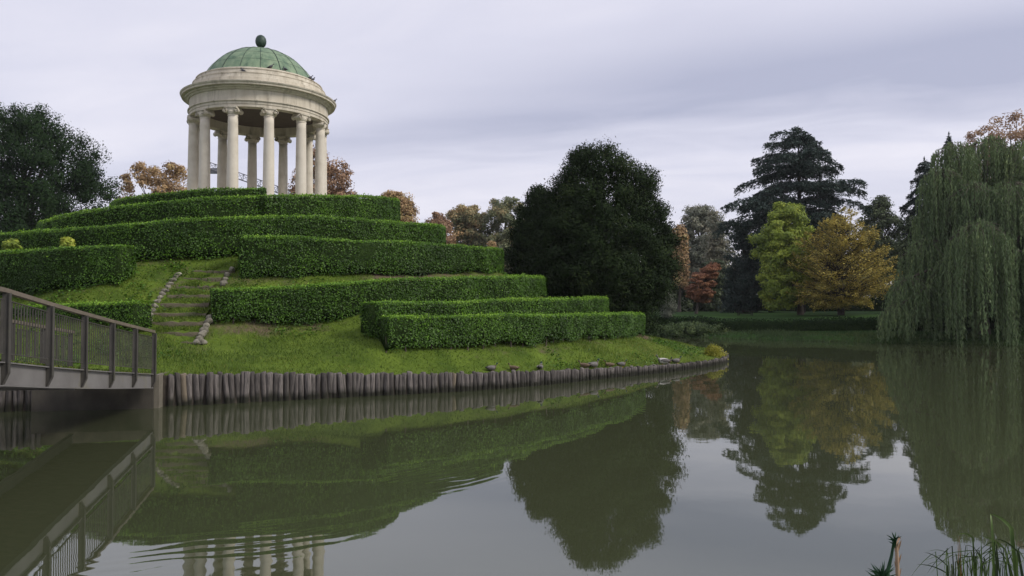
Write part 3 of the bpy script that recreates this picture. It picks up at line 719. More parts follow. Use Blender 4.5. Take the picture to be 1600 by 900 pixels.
for i, (px, py) in enumerate(left_st):
    d = np.interp(py, step_y[::-1], step_d[::-1]); p = W(px, py, d); s = 0.9 + 0.35 * rng.random()
    rock('edging_stone', (p[0], p[1], p[2] + 0.03), (0.115 * s, 0.095 * s, 0.075 * s), 300 + i, 'pale rough stone in the line edging the left side of the grass steps', 'stones edging the left side of the steps')
for i, (px, py) in enumerate(right_st):
    d = np.interp(py, step_y[::-1], step_d[::-1]); p = W(px, py, d); s = 0.9 + 0.4 * rng.random()
    if i >= 10: s *= 1.1
    rock('edging_stone', (p[0], p[1], p[2] + 0.02), (0.105 * s, 0.09 * s, 0.075 * s), 340 + i,
         'pale rough stone in the line edging the right side of the grass steps', 'stones edging the right side of the steps')

# ------------------------------------------------------------------ log palisade
def bank_walk():
    sel = bank[(np.arange(len(bank)) < 17)]
    a0 = math.atan2(*(G(-70, 17.6) - IC)[::-1]); a1 = math.atan2(*(G(1120, 38.5) - IC)[::-1])
    if a1 < a0: a1 += 2 * math.pi
    aa = np.linspace(a0, a1, 4000); e = edge_r(aa); P = np.column_stack([IC[0] + e * np.cos(aa), IC[1] + e * np.sin(aa)])
    s = np.concatenate([[0], np.cumsum(np.linalg.norm(np.diff(P, axis=0), axis=1))]); return aa, P, s
aa_, P_, s_ = bank_walk()
log_meshes = []
for v in range(10):
    mb = MB(); r = np.random.default_rng(500 + v); n = 12; V = []; Fs = []; hs = np.linspace(-0.9, 0.0, 9)
    for z in hs:
        for k in range(n):
            t = 2 * math.pi * k / n; rr = 1 + 0.06 * math.sin(2 * t + v) + 0.05 * math.sin(3 * t + 2 * v + z * 2) + r.normal(0, .015)
            V.append((rr * math.cos(t) * 0.078 + 0.012 * math.sin(z * 3 + v), rr * math.sin(t) * 0.078, z + (0.016 * math.cos(t + v) if z == 0 else 0)))
    for k in range(n):
        t = 2 * math.pi * k / n; V.append((0.82 * 0.078 * math.cos(t) + 0.012 * math.sin(v), 0.82 * 0.078 * math.sin(t), 0.014 + 0.016 * math.cos(t + v)))
    for i in range(len(hs)):
        for k in range(n): k2 = (k + 1) % n; Fs.append((i * n + k, i * n + k2, (i + 1) * n + k2, (i + 1) * n + k))
    Fs.append(tuple(range(len(hs) * n, (len(hs) + 1) * n)))
    mb.add(V, Fs, 0, True); ob = mb.build('log_stake', M['log']); log_meshes.append(ob.data); bpy.data.objects.remove(ob)
pale_mesh = log_meshes[3].copy(); pale_mesh.materials.clear(); pale_mesh.materials.append(M['log_pale'])
pos = 0.0; pale_px = [292, 712]
pale_labels = {292: 'pale yellowish log stake near the footbridge end of the bank', 712: 'pale yellowish log stake midway along the bank, below the lowest hedge'}
ab0, ab1 = -10.95, -8.42               # the bridge abutment takes this stretch
while pos < s_[-1]:
    dia = float(np.clip(rng.normal(0.140, 0.018), 0.105, 0.18)); pos += dia * .47
    a = np.interp(pos, s_, aa_); x = np.interp(pos, s_, P_[:, 0]); y = np.interp(pos, s_, P_[:, 1]); pos += dia * .47
    if ab0 < x < ab1 and y < 20: continue
    px = 800 + 1200 * x / y; lab = None
    me = log_meshes[rng.integers(10)]
    for q in pale_px:
        if abs(px - q) < 5 and y < 30: lab = pale_labels.pop(q, None); me = pale_mesh if lab else me
    o = bpy.data.objects.new('log_stake', me); col.objects.link(o)
    s = dia / 0.156; z = float(edge_z(a)) + rng.normal(0, 0.022) + 0.03
    o.location = (float(x) + rng.normal(0, .012), float(y) + rng.normal(0, .012), z); o.scale = (s, s, 1.0 + 0.1 * rng.random()); o.rotation_euler = (rng.normal(0, .035), rng.normal(0, .055), rng.uniform(0, 6.28))
    under = x < ab0
    if lab: tag(o, lab, 'log stake', 'log stakes holding the bank')
    elif under: tag(o, 'dark upright log stake in the bank, seen under the footbridge', 'log stake', 'log stakes under the footbridge')
    else: tag(o, 'weathered grey-brown upright log stake in the row holding the island bank', 'log stake', 'log stakes holding the bank')

# ------------------------------------------------------------------ footbridge
def build_bridge():
    p0 = np.array([-8.4, 18.0]); u = np.array([1.4, -7.4]) / 5.0; step = np.linalg.norm(u); ud = u / step
    nout = np.array([-ud[1], ud[0]]); 
    if nout[0] < 0: nout = -nout                     # towards the camera side (right)
    rail = [1.86, 2.01, 2.16, 2.32, 2.485, 2.665, 2.80, 2.90, 2.96, 2.98]
    zr = lambda t: float(np.interp(t, range(10), rail))
    wid = 1.75
    root = empty('footbridge', (p0[0] - nout[0] * wid / 2, p0[1] - nout[1] * wid / 2, 0.84), 'brown-grey steel footbridge with barred railings arching onto the island from the left', 'footbridge')
    O3 = np.array(root.location)
    def pt(t, off, z): q = p0 + u * t + nout * off; return np.array([q[0], q[1], z])
    N9 = 9
    u3 = np.array([ud[0], ud[1], 0]); n3 = np.array([nout[0], nout[1], 0])
    mb = MB()
    for i in range(N9): mb.beam(pt(i - .02, -wid / 2, zr(i) - 1.09), pt(i + 1.02, -wid / 2, zr(i + 1) - 1.09), wid - 0.12, 0.09)
    mb.build('deck', M['deck'], root, O3)
    for side in (0, 1):
        off = -0.04 if side == 0 else -wid + 0.04; sg = 1 if side == 0 else -1
        mb = MB()
        for i in range(N9):
            mb.beam(pt(i, off, zr(i) - 1.19), pt(i + 1, off, zr(i + 1) - 1.19), 0.02, 0.30)
            mb.beam(pt(i, off + sg * .02, zr(i) - 1.025), pt(i + 1, off + sg * .02, zr(i + 1) - 1.025), 0.09, 0.018)
            mb.beam(pt(i, off + sg * .01, zr(i) - 1.345), pt(i + 1, off + sg * .01, zr(i + 1) - 1.345), 0.10, 0.018)
        mb.build('girder', M['steel_girder'], root, O3)
        mb = MB()
        for i in range(N9): mb.beam(pt(i - (0.03 if i == 0 else 0), off + sg * .035, zr(i) - 0.035), pt(i + 1, off + sg * .035, zr(i + 1) - 0.035), 0.085, 0.06)
        mb.build('handrail', M['steel_rail'], root, O3)
        for i in range(N9 + 1):
            mb = MB(); zt = zr(i) - 0.067; zb = zr(i) - 1.33
            # web plate across the bridge, tapering back to the girder foot
            tn = 0.012
            prof = [(0.012, zt), (0.10, zt), (0.10, zb + 0.16), (0.03, zb), (0.012, zb)]
            V = [pt(i, off + sg * o, z) - u3 * tn for o, z in prof] + [pt(i, off + sg * o, z) + u3 * tn for o, z in prof]
            n = len(prof); Fs = [tuple(range(n)), tuple(reversed(range(n, 2 * n)))] + [(k, n + k, n + (k + 1) % n, (k + 1) % n) for k in range(n)]
            mb.add(V, Fs)
            mb.beam(pt(i, off + sg * .107, zb + 0.16), pt(i, off + sg * .107, zt), 0.012, 0.065, up=(ud[0], ud[1], 0))
            mb.beam(pt(i, off + sg * .037, zb), pt(i, off + sg * .107, zb + 0.16), 0.065, 0.012)
            mb.build('rail_post', M['steel'], root, O3)
        for i in range(N9):
            mb = MB(); o2 = off + sg * 0.045; a, b = 0.045, 0.955
            zt0 = zr(i + a) - .165; zt1 = zr(i + b) - .165; zb0 = zr(i + a) - .90; zb1 = zr(i + b) - .90
            mb.beam(pt(i + a, o2, zt0), pt(i + b, o2, zt1), 0.03, 0.012); mb.beam(pt(i + a, o2, zb0), pt(i + b, o2, zb1), 0.03, 0.014)
            nb = 14
            for k in range(nb):
                t = i + a + (b - a) * (k + .5) / nb
                mb.beam(pt(t, o2, zr(t) - .90), pt(t, o2, zr(t) - .165), 0.014, 0.014, up=(ud[0], ud[1], 0))
            for t in (a + .01, b - .01): mb.beam(pt(i + t, o2, zr(i + t) - .90), pt(i + t, o2, zr(i + t) - .165), 0.014, 0.02, up=(ud[0], ud[1], 0))
            mb.build('railing_panel', M['steel'], root, O3)
            if side == 0: pass
    # moss and litter along the deck edge
    nq = 2600; t = rng.uniform(0, 6, nq); off = -0.06 - np.abs(rng.normal(0, .05, nq)); z = np.interp(t, range(10), rail) - 1.03 + rng.uniform(0, .05, nq)
    q = p0 + u * t[:, None] + nout * off[:, None]; P = np.column_stack([q, z])
    mesh_arr('moss', cards(P, rng.normal(size=(nq, 3)) + [0, 0, .6], .05, .025), 4, M['grass'], rng.uniform(0.1, 1, nq), root, O3)
    # abutment
    ab = empty('bridge_abutment', (*(p0 - nout * wid / 2 - u * 0.05), 0.0), 'stained, shade-darkened concrete abutment under the island end of the footbridge', 'abutment')
    A3 = np.array(ab.location); rz = math.atan2(ud[1], ud[0])
    c = p0 - nout * 1.36 - ud * 0.80
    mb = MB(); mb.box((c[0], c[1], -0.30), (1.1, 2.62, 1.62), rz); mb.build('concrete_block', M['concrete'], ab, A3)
    c = p0 + nout * 0.01 - ud * 0.82
    mb = MB(); mb.box((c[0], c[1], -0.14), (1.0, 0.11, 1.86), rz); mb.build('end_wall', M['concrete_pale'], ab, A3)
    nb = empty('bridge_abutment', (*(p0 + u * 9 - nout * wid / 2), 1.0), 'concrete block carrying the near end of the footbridge, on the shore', 'abutment')
    c = p0 + u * 9.35 - nout * wid / 2
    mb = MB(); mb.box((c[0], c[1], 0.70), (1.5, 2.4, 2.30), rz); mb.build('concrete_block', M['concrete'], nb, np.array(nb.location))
build_bridge()

# ------------------------------------------------------------------ grass and weeds of the island
def build_grass():
    n = 300000
    Q = np.column_stack([rng.uniform(-17, 10, n), rng.uniform(17, 40, n)])
    ok = inside_island(Q, 0.02) & (Q[:, 1] < 27.5 + np.clip(Q[:, 0] + 3, 0, 20) * 1.3)
    den = 0.6 + 0.4 * vnoise(Q, 0.9, 21) + 0.25 * vnoise(Q, 3.1, 22); den -= 1.9 * np.clip(soil_mask(Q) - .1, 0, 1); ok &= rng.random(n) < np.clip(den, 0.06, 1); Q = Q[ok]
    n = len(Q); z = island_z(Q); h = rng.uniform(0.03, 0.10, n) * (1 + 0.5 * np.clip(vnoise(Q, 0.8, 23), -0.6, 1))
    a = rng.uniform(0, 6.28, n); w = 0.012
    d = np.column_stack([np.cos(a), np.sin(a)]); lean = rng.normal(0, 0.045, (n, 2))
    V = np.stack([np.column_stack([Q - d * w, z - .01]), np.column_stack([Q + d * w, z - .01]), np.column_stack([Q + lean, z + h])], 1)
    tint = np.clip(0.40 + 0.22 * vnoise(Q, 0.55, 24) + 0.12 * vnoise(Q, 2.5, 25) + rng.normal(0, .19, n) + .14 * (z < 1.0), 0, 1)
    tag(mesh_arr('grass', V, 3, M['grass'], tint), 'short green grass covering the island slope', 'grass', kind='stuff')
    # broad-leaved weeds
    m = 1900; C = np.column_stack([rng.uniform(-16, 9, m), rng.uniform(18.5, 36, m)]); C = C[inside_island(C, .5)]
    C = C[(vnoise(C, 0.7, 31) + .25 * (C[:, 0] < -9)) > 0.12]; P = np.repeat(C, 26, 0) + rng.normal(0, 0.16, (len(C) * 26, 2)); ok = inside_island(P, .1); P = P[ok]
    P3 = np.column_stack([P, island_z(P) + rng.uniform(0.02, 0.13, len(P))])
    tag(mesh_arr('ground_weeds', cards(P3, rng.normal(0, .5, (len(P3), 3)) + [0, 0, 1], .085, .055), 4, M['hedge'], np.clip(rng.normal(.42, .2, len(P3)), 0, 1)), 'low broad-leaved weeds scattered through the island grass', 'weeds', kind='stuff')
build_grass()

# ------------------------------------------------------------------ trees
def outline(prof, d):
    z = []; c = []; w = []
    for py, a, b in prof:
        A = W(a, py, d); B = W(b, py, d); z.append(A[2]); c.append((A[0] + B[0]) / 2); w.append(max(0.05, (B[0] - A[0]) / 2))
    z, c, w = map(np.array, (z, c, w)); o = np.argsort(z); return z[o], c[o], w[o]

def tree(name, label, group, prof, d, base_px, mat, seed, ncl=160, rc=0.9, npc=180, leaf=(0.25, 0.16), kd=0.9, trunk_r=0.22, bark='bark_dark', flat=0.75, spiky=0.0, tint0=0.5, tvar=0.16,
         shell=0.55, base_z=None, droop=0.0, limbs=40, trunk_top=0.8, cat='tree', layers=0.0):
    r = np.random.default_rng(seed); z, c, w = outline(prof, d)
    bx = (base_px - CX) / F * d
    bz_ = float(base_z) if base_z is not None else float(ground_z(np.array([[bx, d]]))[0])
    root = empty(name, (bx, d, bz_), label, cat, group)
    O3 = np.array(root.location)
    # clump centres spread through the crown volume
    zz = np.linspace(z[0], z[-1], 200); ww = np.interp(zz, z, w); cdf = np.cumsum(ww ** 1.4 + 0.05 * ww.max()); cdf /= cdf[-1]
    hz = np.interp(r.random(ncl), cdf, zz); hw = np.interp(hz, z, w); hc = np.interp(hz, z, c)
    a = r.uniform(0, 2 * np.pi, ncl); rho = r.random(ncl) ** shell
    rcs = rc * r.uniform(0.6, 1.35, ncl); inner = np.maximum(hw - rcs * 0.75, hw * 0.1)
    C = np.column_stack([hc + inner * rho * np.cos(a), d + inner * kd * rho * np.sin(a), np.minimum(hz, z[-1] - rcs * 0.5)])
    k = np.repeat(np.arange(ncl), npc); n = len(k)
    D = unit(r.normal(size=(n, 3)) + [0, 0, 0.25]); rad_ = r.random(n) ** 0.45
    P = C[k] + D * (rcs[k] * rad_)[:, None] * [1, 1, flat]
    P += 0.12 * rc * np.column_stack([vnoise(P, 2.2 / rc, 1), vnoise(P, 2.2 / rc, 2), vnoise(P, 2.2 / rc, 3)])
    if layers: P[:, 2] = C[k][:, 2] + (P[:, 2] - C[k][:, 2]) * 0.55 - layers * np.hypot(P[:, 0] - hc[k], P[:, 1] - d) ** 2 * 0.01
    axis = np.column_stack([hc[k], np.full(n, d), C[k][:, 2] - 1.5 * rc])
    outw = unit(P - axis)
    sz = r.uniform(0.7, 1.4, n)
    tint = np.clip(tint0 + tvar * r.normal(size=ncl)[k] + 0.13 * r.normal(size=n), 0, 1)
    if spiky:
        U = outw + 0.5 * D + [0, 0, 0.35] + 0.3 * r.normal(size=(n, 3)); P = P + U * (spiky * r.random(n)[:, None] * (rad_ > .6)[:, None]); V = cards(P, outw * .5 + D + .45 * r.normal(size=(n, 3)), leaf[0] * sz, leaf[1] * sz, U, r)
    else:
        Nn = D + .4 * outw + 0.5 * r.normal(size=(n, 3)) + [0, 0, 0.3]; U = None
        if droop: U = r.normal(0, .5, (n, 3)) + [0, 0, -droop]
        V = cards(P, Nn, leaf[0] * sz, leaf[1] * sz, U, r)
    mesh_arr('crown', V, 4, mat, tint, root, O3)
    # trunk and limbs
    mb = MB(); th = bz_ + (z[-1] - bz_) * trunk_top; cx_top = np.interp(th, z, c)
    ts = np.linspace(0, 1, 8)
    tp = [np.array([bx + (cx_top - bx) * t ** 1.5 + 0.08 * math.sin(5 * t + seed) * (t < .97), d + 0.1 * math.sin(4 * t + 2 * seed) * t, bz_ - 0.15 + (th - bz_ + 0.15) * t]) for t in ts]
    mb.tube(tp, [trunk_r * (1.35 if i == 0 else 1) * (1 - 0.82 * t) for i, t in enumerate(ts)], 10)
    pick = r.permutation(ncl)[:limbs]
    for i in pick:
        t0 = np.clip((C[i][2] - bz_) / (th - bz_) * r.uniform(0.45, 0.8), 0.15, 0.93)
        s = np.array([np.interp(t0, ts, [q[j] for q in tp]) for j in range(3)]); e = C[i]; m_ = (s + e) / 2 + [0, 0, 0.12 * np.linalg.norm(e - s)]
        r0 = trunk_r * (1 - 0.82 * t0) * 0.5; mb.tube([s, s * .5 + m_ * .5 + [0, 0, .03], m_, m_ * .45 + e * .55, e], [r0, r0 * .75, r0 * .6, r0 * .42, r0 * .18], 6)
    mb.build('trunk', M[bark], root, O3)
    return root

M['l_dark'] = leaf_mat('dark_evergreen_leaf', [(0, (0.0084, 0.0188, 0.0072)), (0.5, (0.0154, 0.0323, 0.0113)), (0.85, (0.0239, 0.0465, 0.0145)), (1, (0.0352, 0.0626, 0.0199))], 0.08, 0.8, 0.06)
M['l_yew'] = leaf_mat('yew_needles', [(0, (0.0100, 0.0177, 0.0073)), (0.5, (0.0174, 0.0301, 0.0106)), (0.85, (0.0284, 0.0436, 0.0139)), (1, (0.0459, 0.0570, 0.0180))], 0.06, 0.8, 0.06)
M['l_cedar'] = leaf_mat('cedar_needles', [(0, (0.0222, 0.0361, 0.0304)), (0.5, (0.0419, 0.0644, 0.0531)), (1, (0.0801, 0.1133, 0.0886))], 0.05, 0.7, 0.15)
M['l_willow'] = leaf_mat('willow_leaf', [(0, (0.0671, 0.1018, 0.0490)), (0.5, (0.1195, 0.1724, 0.0751)), (0.85, (0.1717, 0.2298, 0.0939)), (1, (0.2538, 0.3119, 0.1227))], 0.2, 0.6, 0.2)
M['l_orange'] = leaf_mat('rusty_leaf', [(0, (0.1925, 0.1248, 0.0676)), (0.4, (0.3438, 0.2262, 0.1183)), (0.75, (0.4675, 0.3198, 0.1521)), (1, (0.5225, 0.4524, 0.2028))], 0.25)
M['l_brown'] = leaf_mat('brown_orange_leaf', [(0, (0.1859, 0.1165, 0.0728)), (0.5, (0.3289, 0.2018, 0.1216)), (1, (0.4576, 0.3105, 0.1782))], 0.25)
M['l_gold'] = leaf_mat('golden_leaf', [(0, (0.1244, 0.1261, 0.0406)), (0.35, (0.2668, 0.2339, 0.0608)), (0.7, (0.4446, 0.3356, 0.0770)), (1, (0.6000, 0.5289, 0.1319))], 0.3)
M['l_lime'] = leaf_mat('yellow_green_leaf', [(0, (0.1046, 0.1514, 0.0280)), (0.4, (0.2005, 0.2693, 0.0436)), (0.75, (0.3313, 0.3956, 0.0559)), (1, (0.5058, 0.5218, 0.0856))], 0.3)
M['l_mixed'] = leaf_mat('turning_leaf', [(0, (0.1134, 0.1378, 0.0728)), (0.4, (0.2026, 0.2188, 0.1102)), (0.7, (0.3402, 0.2674, 0.1296)), (1, (0.4860, 0.3078, 0.1458))], 0.2)
M['l_grey'] = leaf_mat('grey_green_leaf', [(0, (0.0990, 0.1122, 0.0858)), (0.5, (0.1650, 0.1782, 0.1254)), (1, (0.2772, 0.2508, 0.1716))], 0.2)
M['l_red'] = leaf_mat('red_maple_leaf', [(0, (0.1210, 0.0592, 0.0328)), (0.5, (0.2420, 0.1048, 0.0562)), (1, (0.3630, 0.1943, 0.0936))], 0.25)
M['l_green'] = leaf_mat('mid_green_leaf', [(0, (0.03, 0.047, 0.022)), (0.5, (0.058, 0.080, 0.034)), (1, (0.11, 0.14, 0.05))], 0.2)
M['l_shrub'] = leaf_mat('shrub_leaf', [(0, (0.0300, 0.0540, 0.0180)), (0.5, (0.0600, 0.0960, 0.0300)), (1, (0.1200, 0.1560, 0.0480))], 0.15)
M['l_yellow'] = leaf_mat('yellow_shrub_leaf', [(0, (0.13, 0.15, 0.02)), (0.5, (0.27, 0.27, 0.03)), (1, (0.40, 0.36, 0.05))], 0.25)

gB = 'trees in the park behind the mound'; gR = 'trees on the far shore'
tree('dense_evergreen', 'huge dark evergreen tree rising behind the hedges at the far left', gB,
     [(172, 0, 65), (192, -45, 115), (218, -75, 144), (250, -95, 170), (285, -105, 186), (320, -110, 184), (360, -110, 182), (430, -105, 175), (480, -80, 150)], 68, 40, M['l_dark'], 1, 560, 1.15, 320, (0.21, 0.10), trunk_r=.5, spiky=0.14, flat=1.0, shell=.42)
tree('orange_tree', 'rusty orange tree left of the temple, beside the dark evergreen', gB,
     [(254, 238, 272), (264, 205, 298), (280, 192, 305), (305, 180, 312), (350, 178, 318), (420, 195, 300)], 85, 250, M['l_orange'], 2, 260, 0.75, 110, (0.22, 0.16), trunk_r=.3, shell=.45, limbs=70)
tree('orange_tree', 'brown-orange tree seen behind the temple columns at right', gB,
     [(226, 485, 512), (240, 468, 530), (262, 456, 550), (290, 448, 562), (330, 440, 572), (420, 450, 560)], 78, 505, M['l_brown'], 3, 270, 0.72, 110, (0.21, 0.16), trunk_r=.3, shell=.45, limbs=80)
tree('tan_tree', 'rounded tan-orange tree just right of the rounded hedge end', gB,
     [(299, 600, 630), (309, 586, 648), (328, 578, 658), (350, 578, 654), (400, 582, 650), (440, 590, 640)], 105, 618, M['l_orange'], 4, 200, 0.9, 170, (0.26, 0.18), trunk_r=.3)
tree('orange_tree', 'small brownish tree peeking over the hedge between the tan tree and a taller green-brown tree', gB,
     [(333, 672, 694), (345, 657, 706), (370, 648, 716), (430, 650, 715)], 104, 683, M['l_brown'], 5, 120, 0.8, 130, (0.25, 0.18), trunk_r=.25)
tree('turning_tree', 'green-brown tree turning autumn, left of the pair beside the dark yew', gB,
     [(321, 708, 742), (332, 694, 762), (360, 684, 772), (420, 685, 772)], 112, 730, M['l_mixed'], 6, 190, 0.95, 160, (0.27, 0.19), trunk_r=.3, tint0=.55)
tree('turning_tree', 'greener autumn tree partly hidden behind the left shoulder of the dark yew', gB,
     [(311, 772, 815), (320, 754, 826), (345, 740, 838), (380, 734, 846), (440, 740, 838)], 110, 790, M['l_mixed'], 7, 200, 0.95, 160, (0.27, 0.19), trunk_r=.3, tint0=.38)
tree('dark_yew', 'broad dark rounded yew standing right behind the hedges, mirrored in the pond', None,
     [(231, 912, 955), (240, 888, 980), (256, 870, 1006), (282, 858, 1030), (310, 845, 1047), (340, 832, 1060), (380, 822, 1068), (420, 815, 1072), (460, 814, 1060), (490, 822, 1040), (528, 830, 1032)], 38.5, 935, M['l_yew'], 8, 800, 0.62, 290, (0.13, 0.055), trunk_r=.35, spiky=.12, shell=.42,
     base_z=float(island_z(np.array([[4.3, 38.5]]))[0]), flat=0.85, tvar=.12)
tree('dark_yew', 'lower dark yew at the left shoulder of the broad rounded one', None,
     [(296, 832, 852), (306, 820, 872), (330, 802, 890), (360, 791, 905), (400, 784, 910), (450, 784, 910), (500, 790, 900), (525, 800, 890)], 41.5, 848, M['l_yew'], 9, 420, 0.55, 230, (0.15, 0.06), trunk_r=.25, spiky=.12, shell=.42,
     base_z=float(island_z(np.array([[1.66, 41.5]]))[0]), flat=0.85, tvar=.12)
tree('grey_green_tree', 'tall grey-green hazy tree between the dark yew and the cedar', gR,
     [(318, 1088, 1106), (330, 1064, 1122), (350, 1056, 1134), (400, 1052, 1140), (460, 1058, 1136)], 118, 1096, M['l_grey'], 10, 240, 1.0, 150, (0.28, 0.2), trunk_r=.35, limbs=70)
tree('turning_tree', 'thin pale greyish tree in the gap left of the cedar boughs', gR,
     [(330, 1108, 1128), (345, 1098, 1142), (375, 1090, 1152), (430, 1092, 1150), (470, 1096, 1146)], 104, 1122, M['l_grey'], 20, 150, 0.8, 90, (0.24, 0.17), trunk_r=.25, limbs=70, tint0=.7)
tree('understorey_tree', 'dark low evergreen just right of the foot of the broad yew, behind the young conifer', gR,
     [(350, 1022, 1050), (370, 1015, 1062), (400, 1012, 1072), (450, 1010, 1084), (490, 1010, 1086)], 97, 1050, M['l_green'], 21, 280, 0.7, 150, (0.24, 0.15), trunk_r=.2, tint0=.22)
tree('understorey_tree', 'dark brownish thicket-like tree behind the red maple', gR,
     [(408, 1100, 1130), (425, 1086, 1146), (460, 1078, 1150), (488, 1078, 1150)], 99, 1112, M['l_green'], 22, 180, 0.7, 140, (0.24, 0.15), trunk_r=.2, tint0=.3)
tree('amber_tree', 'slim amber tree showing at the right edge of the dark yew', gR,
     [(352, 1058, 1066), (368, 1054, 1074), (400, 1050, 1079), (445, 1050, 1076)], 92, 1062, M['l_orange'], 11, 60, 0.8, 110, (0.3, 0.2), trunk_r=.2)
tree('red_maple', 'small bright red maple on the far lawn', gR,
     [(406, 1112, 1124), (415, 1103, 1127), (426, 1080, 1125), (440, 1069, 1123), (455, 1070, 1120), (470, 1074, 1112)], 77, 1088, M['l_red'], 12, 110, 0.5, 150, (0.15, 0.11), trunk_r=.16, flat=.42, trunk_top=.7)
tree('yellow_green_tree', 'yellow-green broadleaf tree in front of the cedar, left of the golden one', gR,
     [(316, 1208, 1226), (326, 1202, 1258), (345, 1192, 1270), (370, 1168, 1274), (400, 1172, 1278), (430, 1178, 1278), (460, 1178, 1272), (478, 1190, 1262)], 71, 1250, M['l_lime'], 13, 300, 0.62, 170, (0.19, 0.13), trunk_r=.26, flat=.7, limbs=70, bark='wood_stem')
tree('green_tree', 'rounded mid-green tree behind, between the golden tree and the conifer', gR,
     [(308, 1368, 1388), (320, 1350, 1402), (345, 1338, 1412), (400, 1335, 1418), (460, 1345, 1408)], 96, 1376, M['l_green'], 15, 190, 0.9, 150, (0.24, 0.17), trunk_r=.3)
tree('green_tree', 'dark green spreading tree at the left flank of the weeping willow', gR,
     [(340, 1418, 1452), (365, 1396, 1478), (410, 1384, 1490), (460, 1390, 1486), (490, 1400, 1470)], 72, 1440, M['l_green'], 16, 200, 0.85, 170, (0.22, 0.15), trunk_r=.3, tint0=.4)
tree('orange_tree', 'tall pinkish-brown autumn tree above the willow at the top right', gR,
     [(178, 1562, 1598), (192, 1528, 1618), (212, 1504, 1645), (245, 1498, 1665), (310, 1500, 1670), (420, 1520, 1650)], 84, 1580, M['l_brown'], 17, 330, 0.85, 100, (0.22, 0.16), trunk_r=.4, shell=.45, limbs=110, tint0=.65)
tree('dark_conifer_mass', 'dense blackish conifer filling the space under the left boughs of the cedar', gR,
     [(352, 1148, 1172), (390, 1132, 1196), (430, 1126, 1205), (484, 1120, 1212)], 86, 1165, M['l_cedar'], 18, 150, 0.8, 150, (0.3, 0.12), trunk_r=.3, spiky=.2, tint0=.35)
tree('young_conifer', 'small grey-green young conifer on the lawn right of the dark yew', gR,
     [(452, 1038, 1044), (465, 1034, 1052), (480, 1031, 1056), (494, 1029, 1058)], 65, 1043, M['l_grey'], 19, 60, 0.35, 90, (0.14, 0.05), trunk_r=.07, spiky=.15, tint0=.2, limbs=15)

def twig_tree(name, label, group, prof, d, base_px, mat, seed, ntw=620, nl=75, leaf=(.15, .085), trunk_r=.25, lift=.32):
    """open crown of rising limbs that end in flat leafy sprays"""
    r = np.random.default_rng(seed); z, c, w = outline(prof, d); bx = (base_px - CX) / F * d; bz_ = float(ground_z(np.array([[bx, d]]))[0])
    root = empty(name, (bx, d, bz_), label, 'tree', group); O3 = np.array(root.location); H = z[-1] - bz_; mb = MB()
    mb.tube([(bx, d, bz_ - .2), (bx - .05, d, bz_ + H * .12), (bx + .1, d, bz_ + H * .3), (bx + .05, d, bz_ + H * .6), (c[-1], d, bz_ + H * .92)], [trunk_r * 1.3, trunk_r, trunk_r * .75, trunk_r * .4, .03], 10)
    VV = []; TT = []
    zz = np.linspace(z[0], z[-1], 200); cdf = np.cumsum(np.interp(zz, z, w) ** 1.3 + .1); cdf /= cdf[-1]
    for k in range(ntw):
        zt = np.interp(r.random(), cdf, zz); hw = np.interp(zt, z, w); a = r.uniform(0, 6.28); rho = r.random() ** .42 * (1.0 if r.random() > .12 else 1.1)
        tip = np.array([np.interp(zt, z, c) + hw * rho * math.cos(a), d + .9 * hw * rho * math.sin(a), zt])
        zs = max(bz_ + H * .14, zt - (lift + .35 * r.random()) * hw * rho - .3); st = np.array([bx, d, zs]); out = tip - st
        mid = st + out * .5 + [0, 0, .10 * np.linalg.norm(out)]
        t = np.linspace(0, 1, 6)[:, None]; path = (1 - t) ** 2 * st + 2 * t * (1 - t) * mid + t ** 2 * tip
        if k % 2 == 0: mb.tube(list(path), [.045 * (1 - .8 * q) * (1.6 if k % 10 == 0 else 1) for q in np.linspace(0, 1, 6)], 4)
        n = int(nl * r.uniform(.4, 1.4)); q = 1 - .48 * r.random(n) ** 1.2; qq = q[:, None]
        p = (1 - qq) ** 2 * st + 2 * qq * (1 - qq) * mid + qq ** 2 * tip; dirh = out / np.linalg.norm(out); side = np.cross(dirh, [0, 0, 1.]); side /= np.linalg.norm(side) + 1e-9
        lw = (1.05 - q) * 1.5 * r.uniform(-1, 1, n) + r.normal(0, .09, n)
        p = p + side * lw[:, None] + [0, 0, 1] * (r.normal(0, .09, n) - .12 * np.abs(lw))[:, None]
        U = dirh + side * np.sign(lw)[:, None] * .8 + r.normal(0, .4, (n, 3)); sz = r.uniform(.65, 1.35, n)
        VV.append(cards(p, np.array([0, 0, 1.]) + r.normal(0, .6, (n, 3)), leaf[0] * sz, leaf[1] * sz, U, r))
        TT.append(np.clip(.46 + .17 * r.normal() + .13 * r.normal(size=n) + .12 * (rho > .85), 0, 1))
    mesh_arr('crown', np.concatenate(VV), 4, mat, np.concatenate(TT), root, O3); mb.build('trunk', M['bark_dark'], root, O3)
twig_tree('golden_tree', 'golden-orange tree with fine rising twigs on the far shore', gR,
     [(322, 1312, 1330), (345, 1278, 1358), (370, 1245, 1378), (400, 1232, 1400), (430, 1234, 1410), (455, 1230, 1402), (474, 1240, 1380), (486, 1262, 1345)], 67, 1314, M['l_gold'], 14)

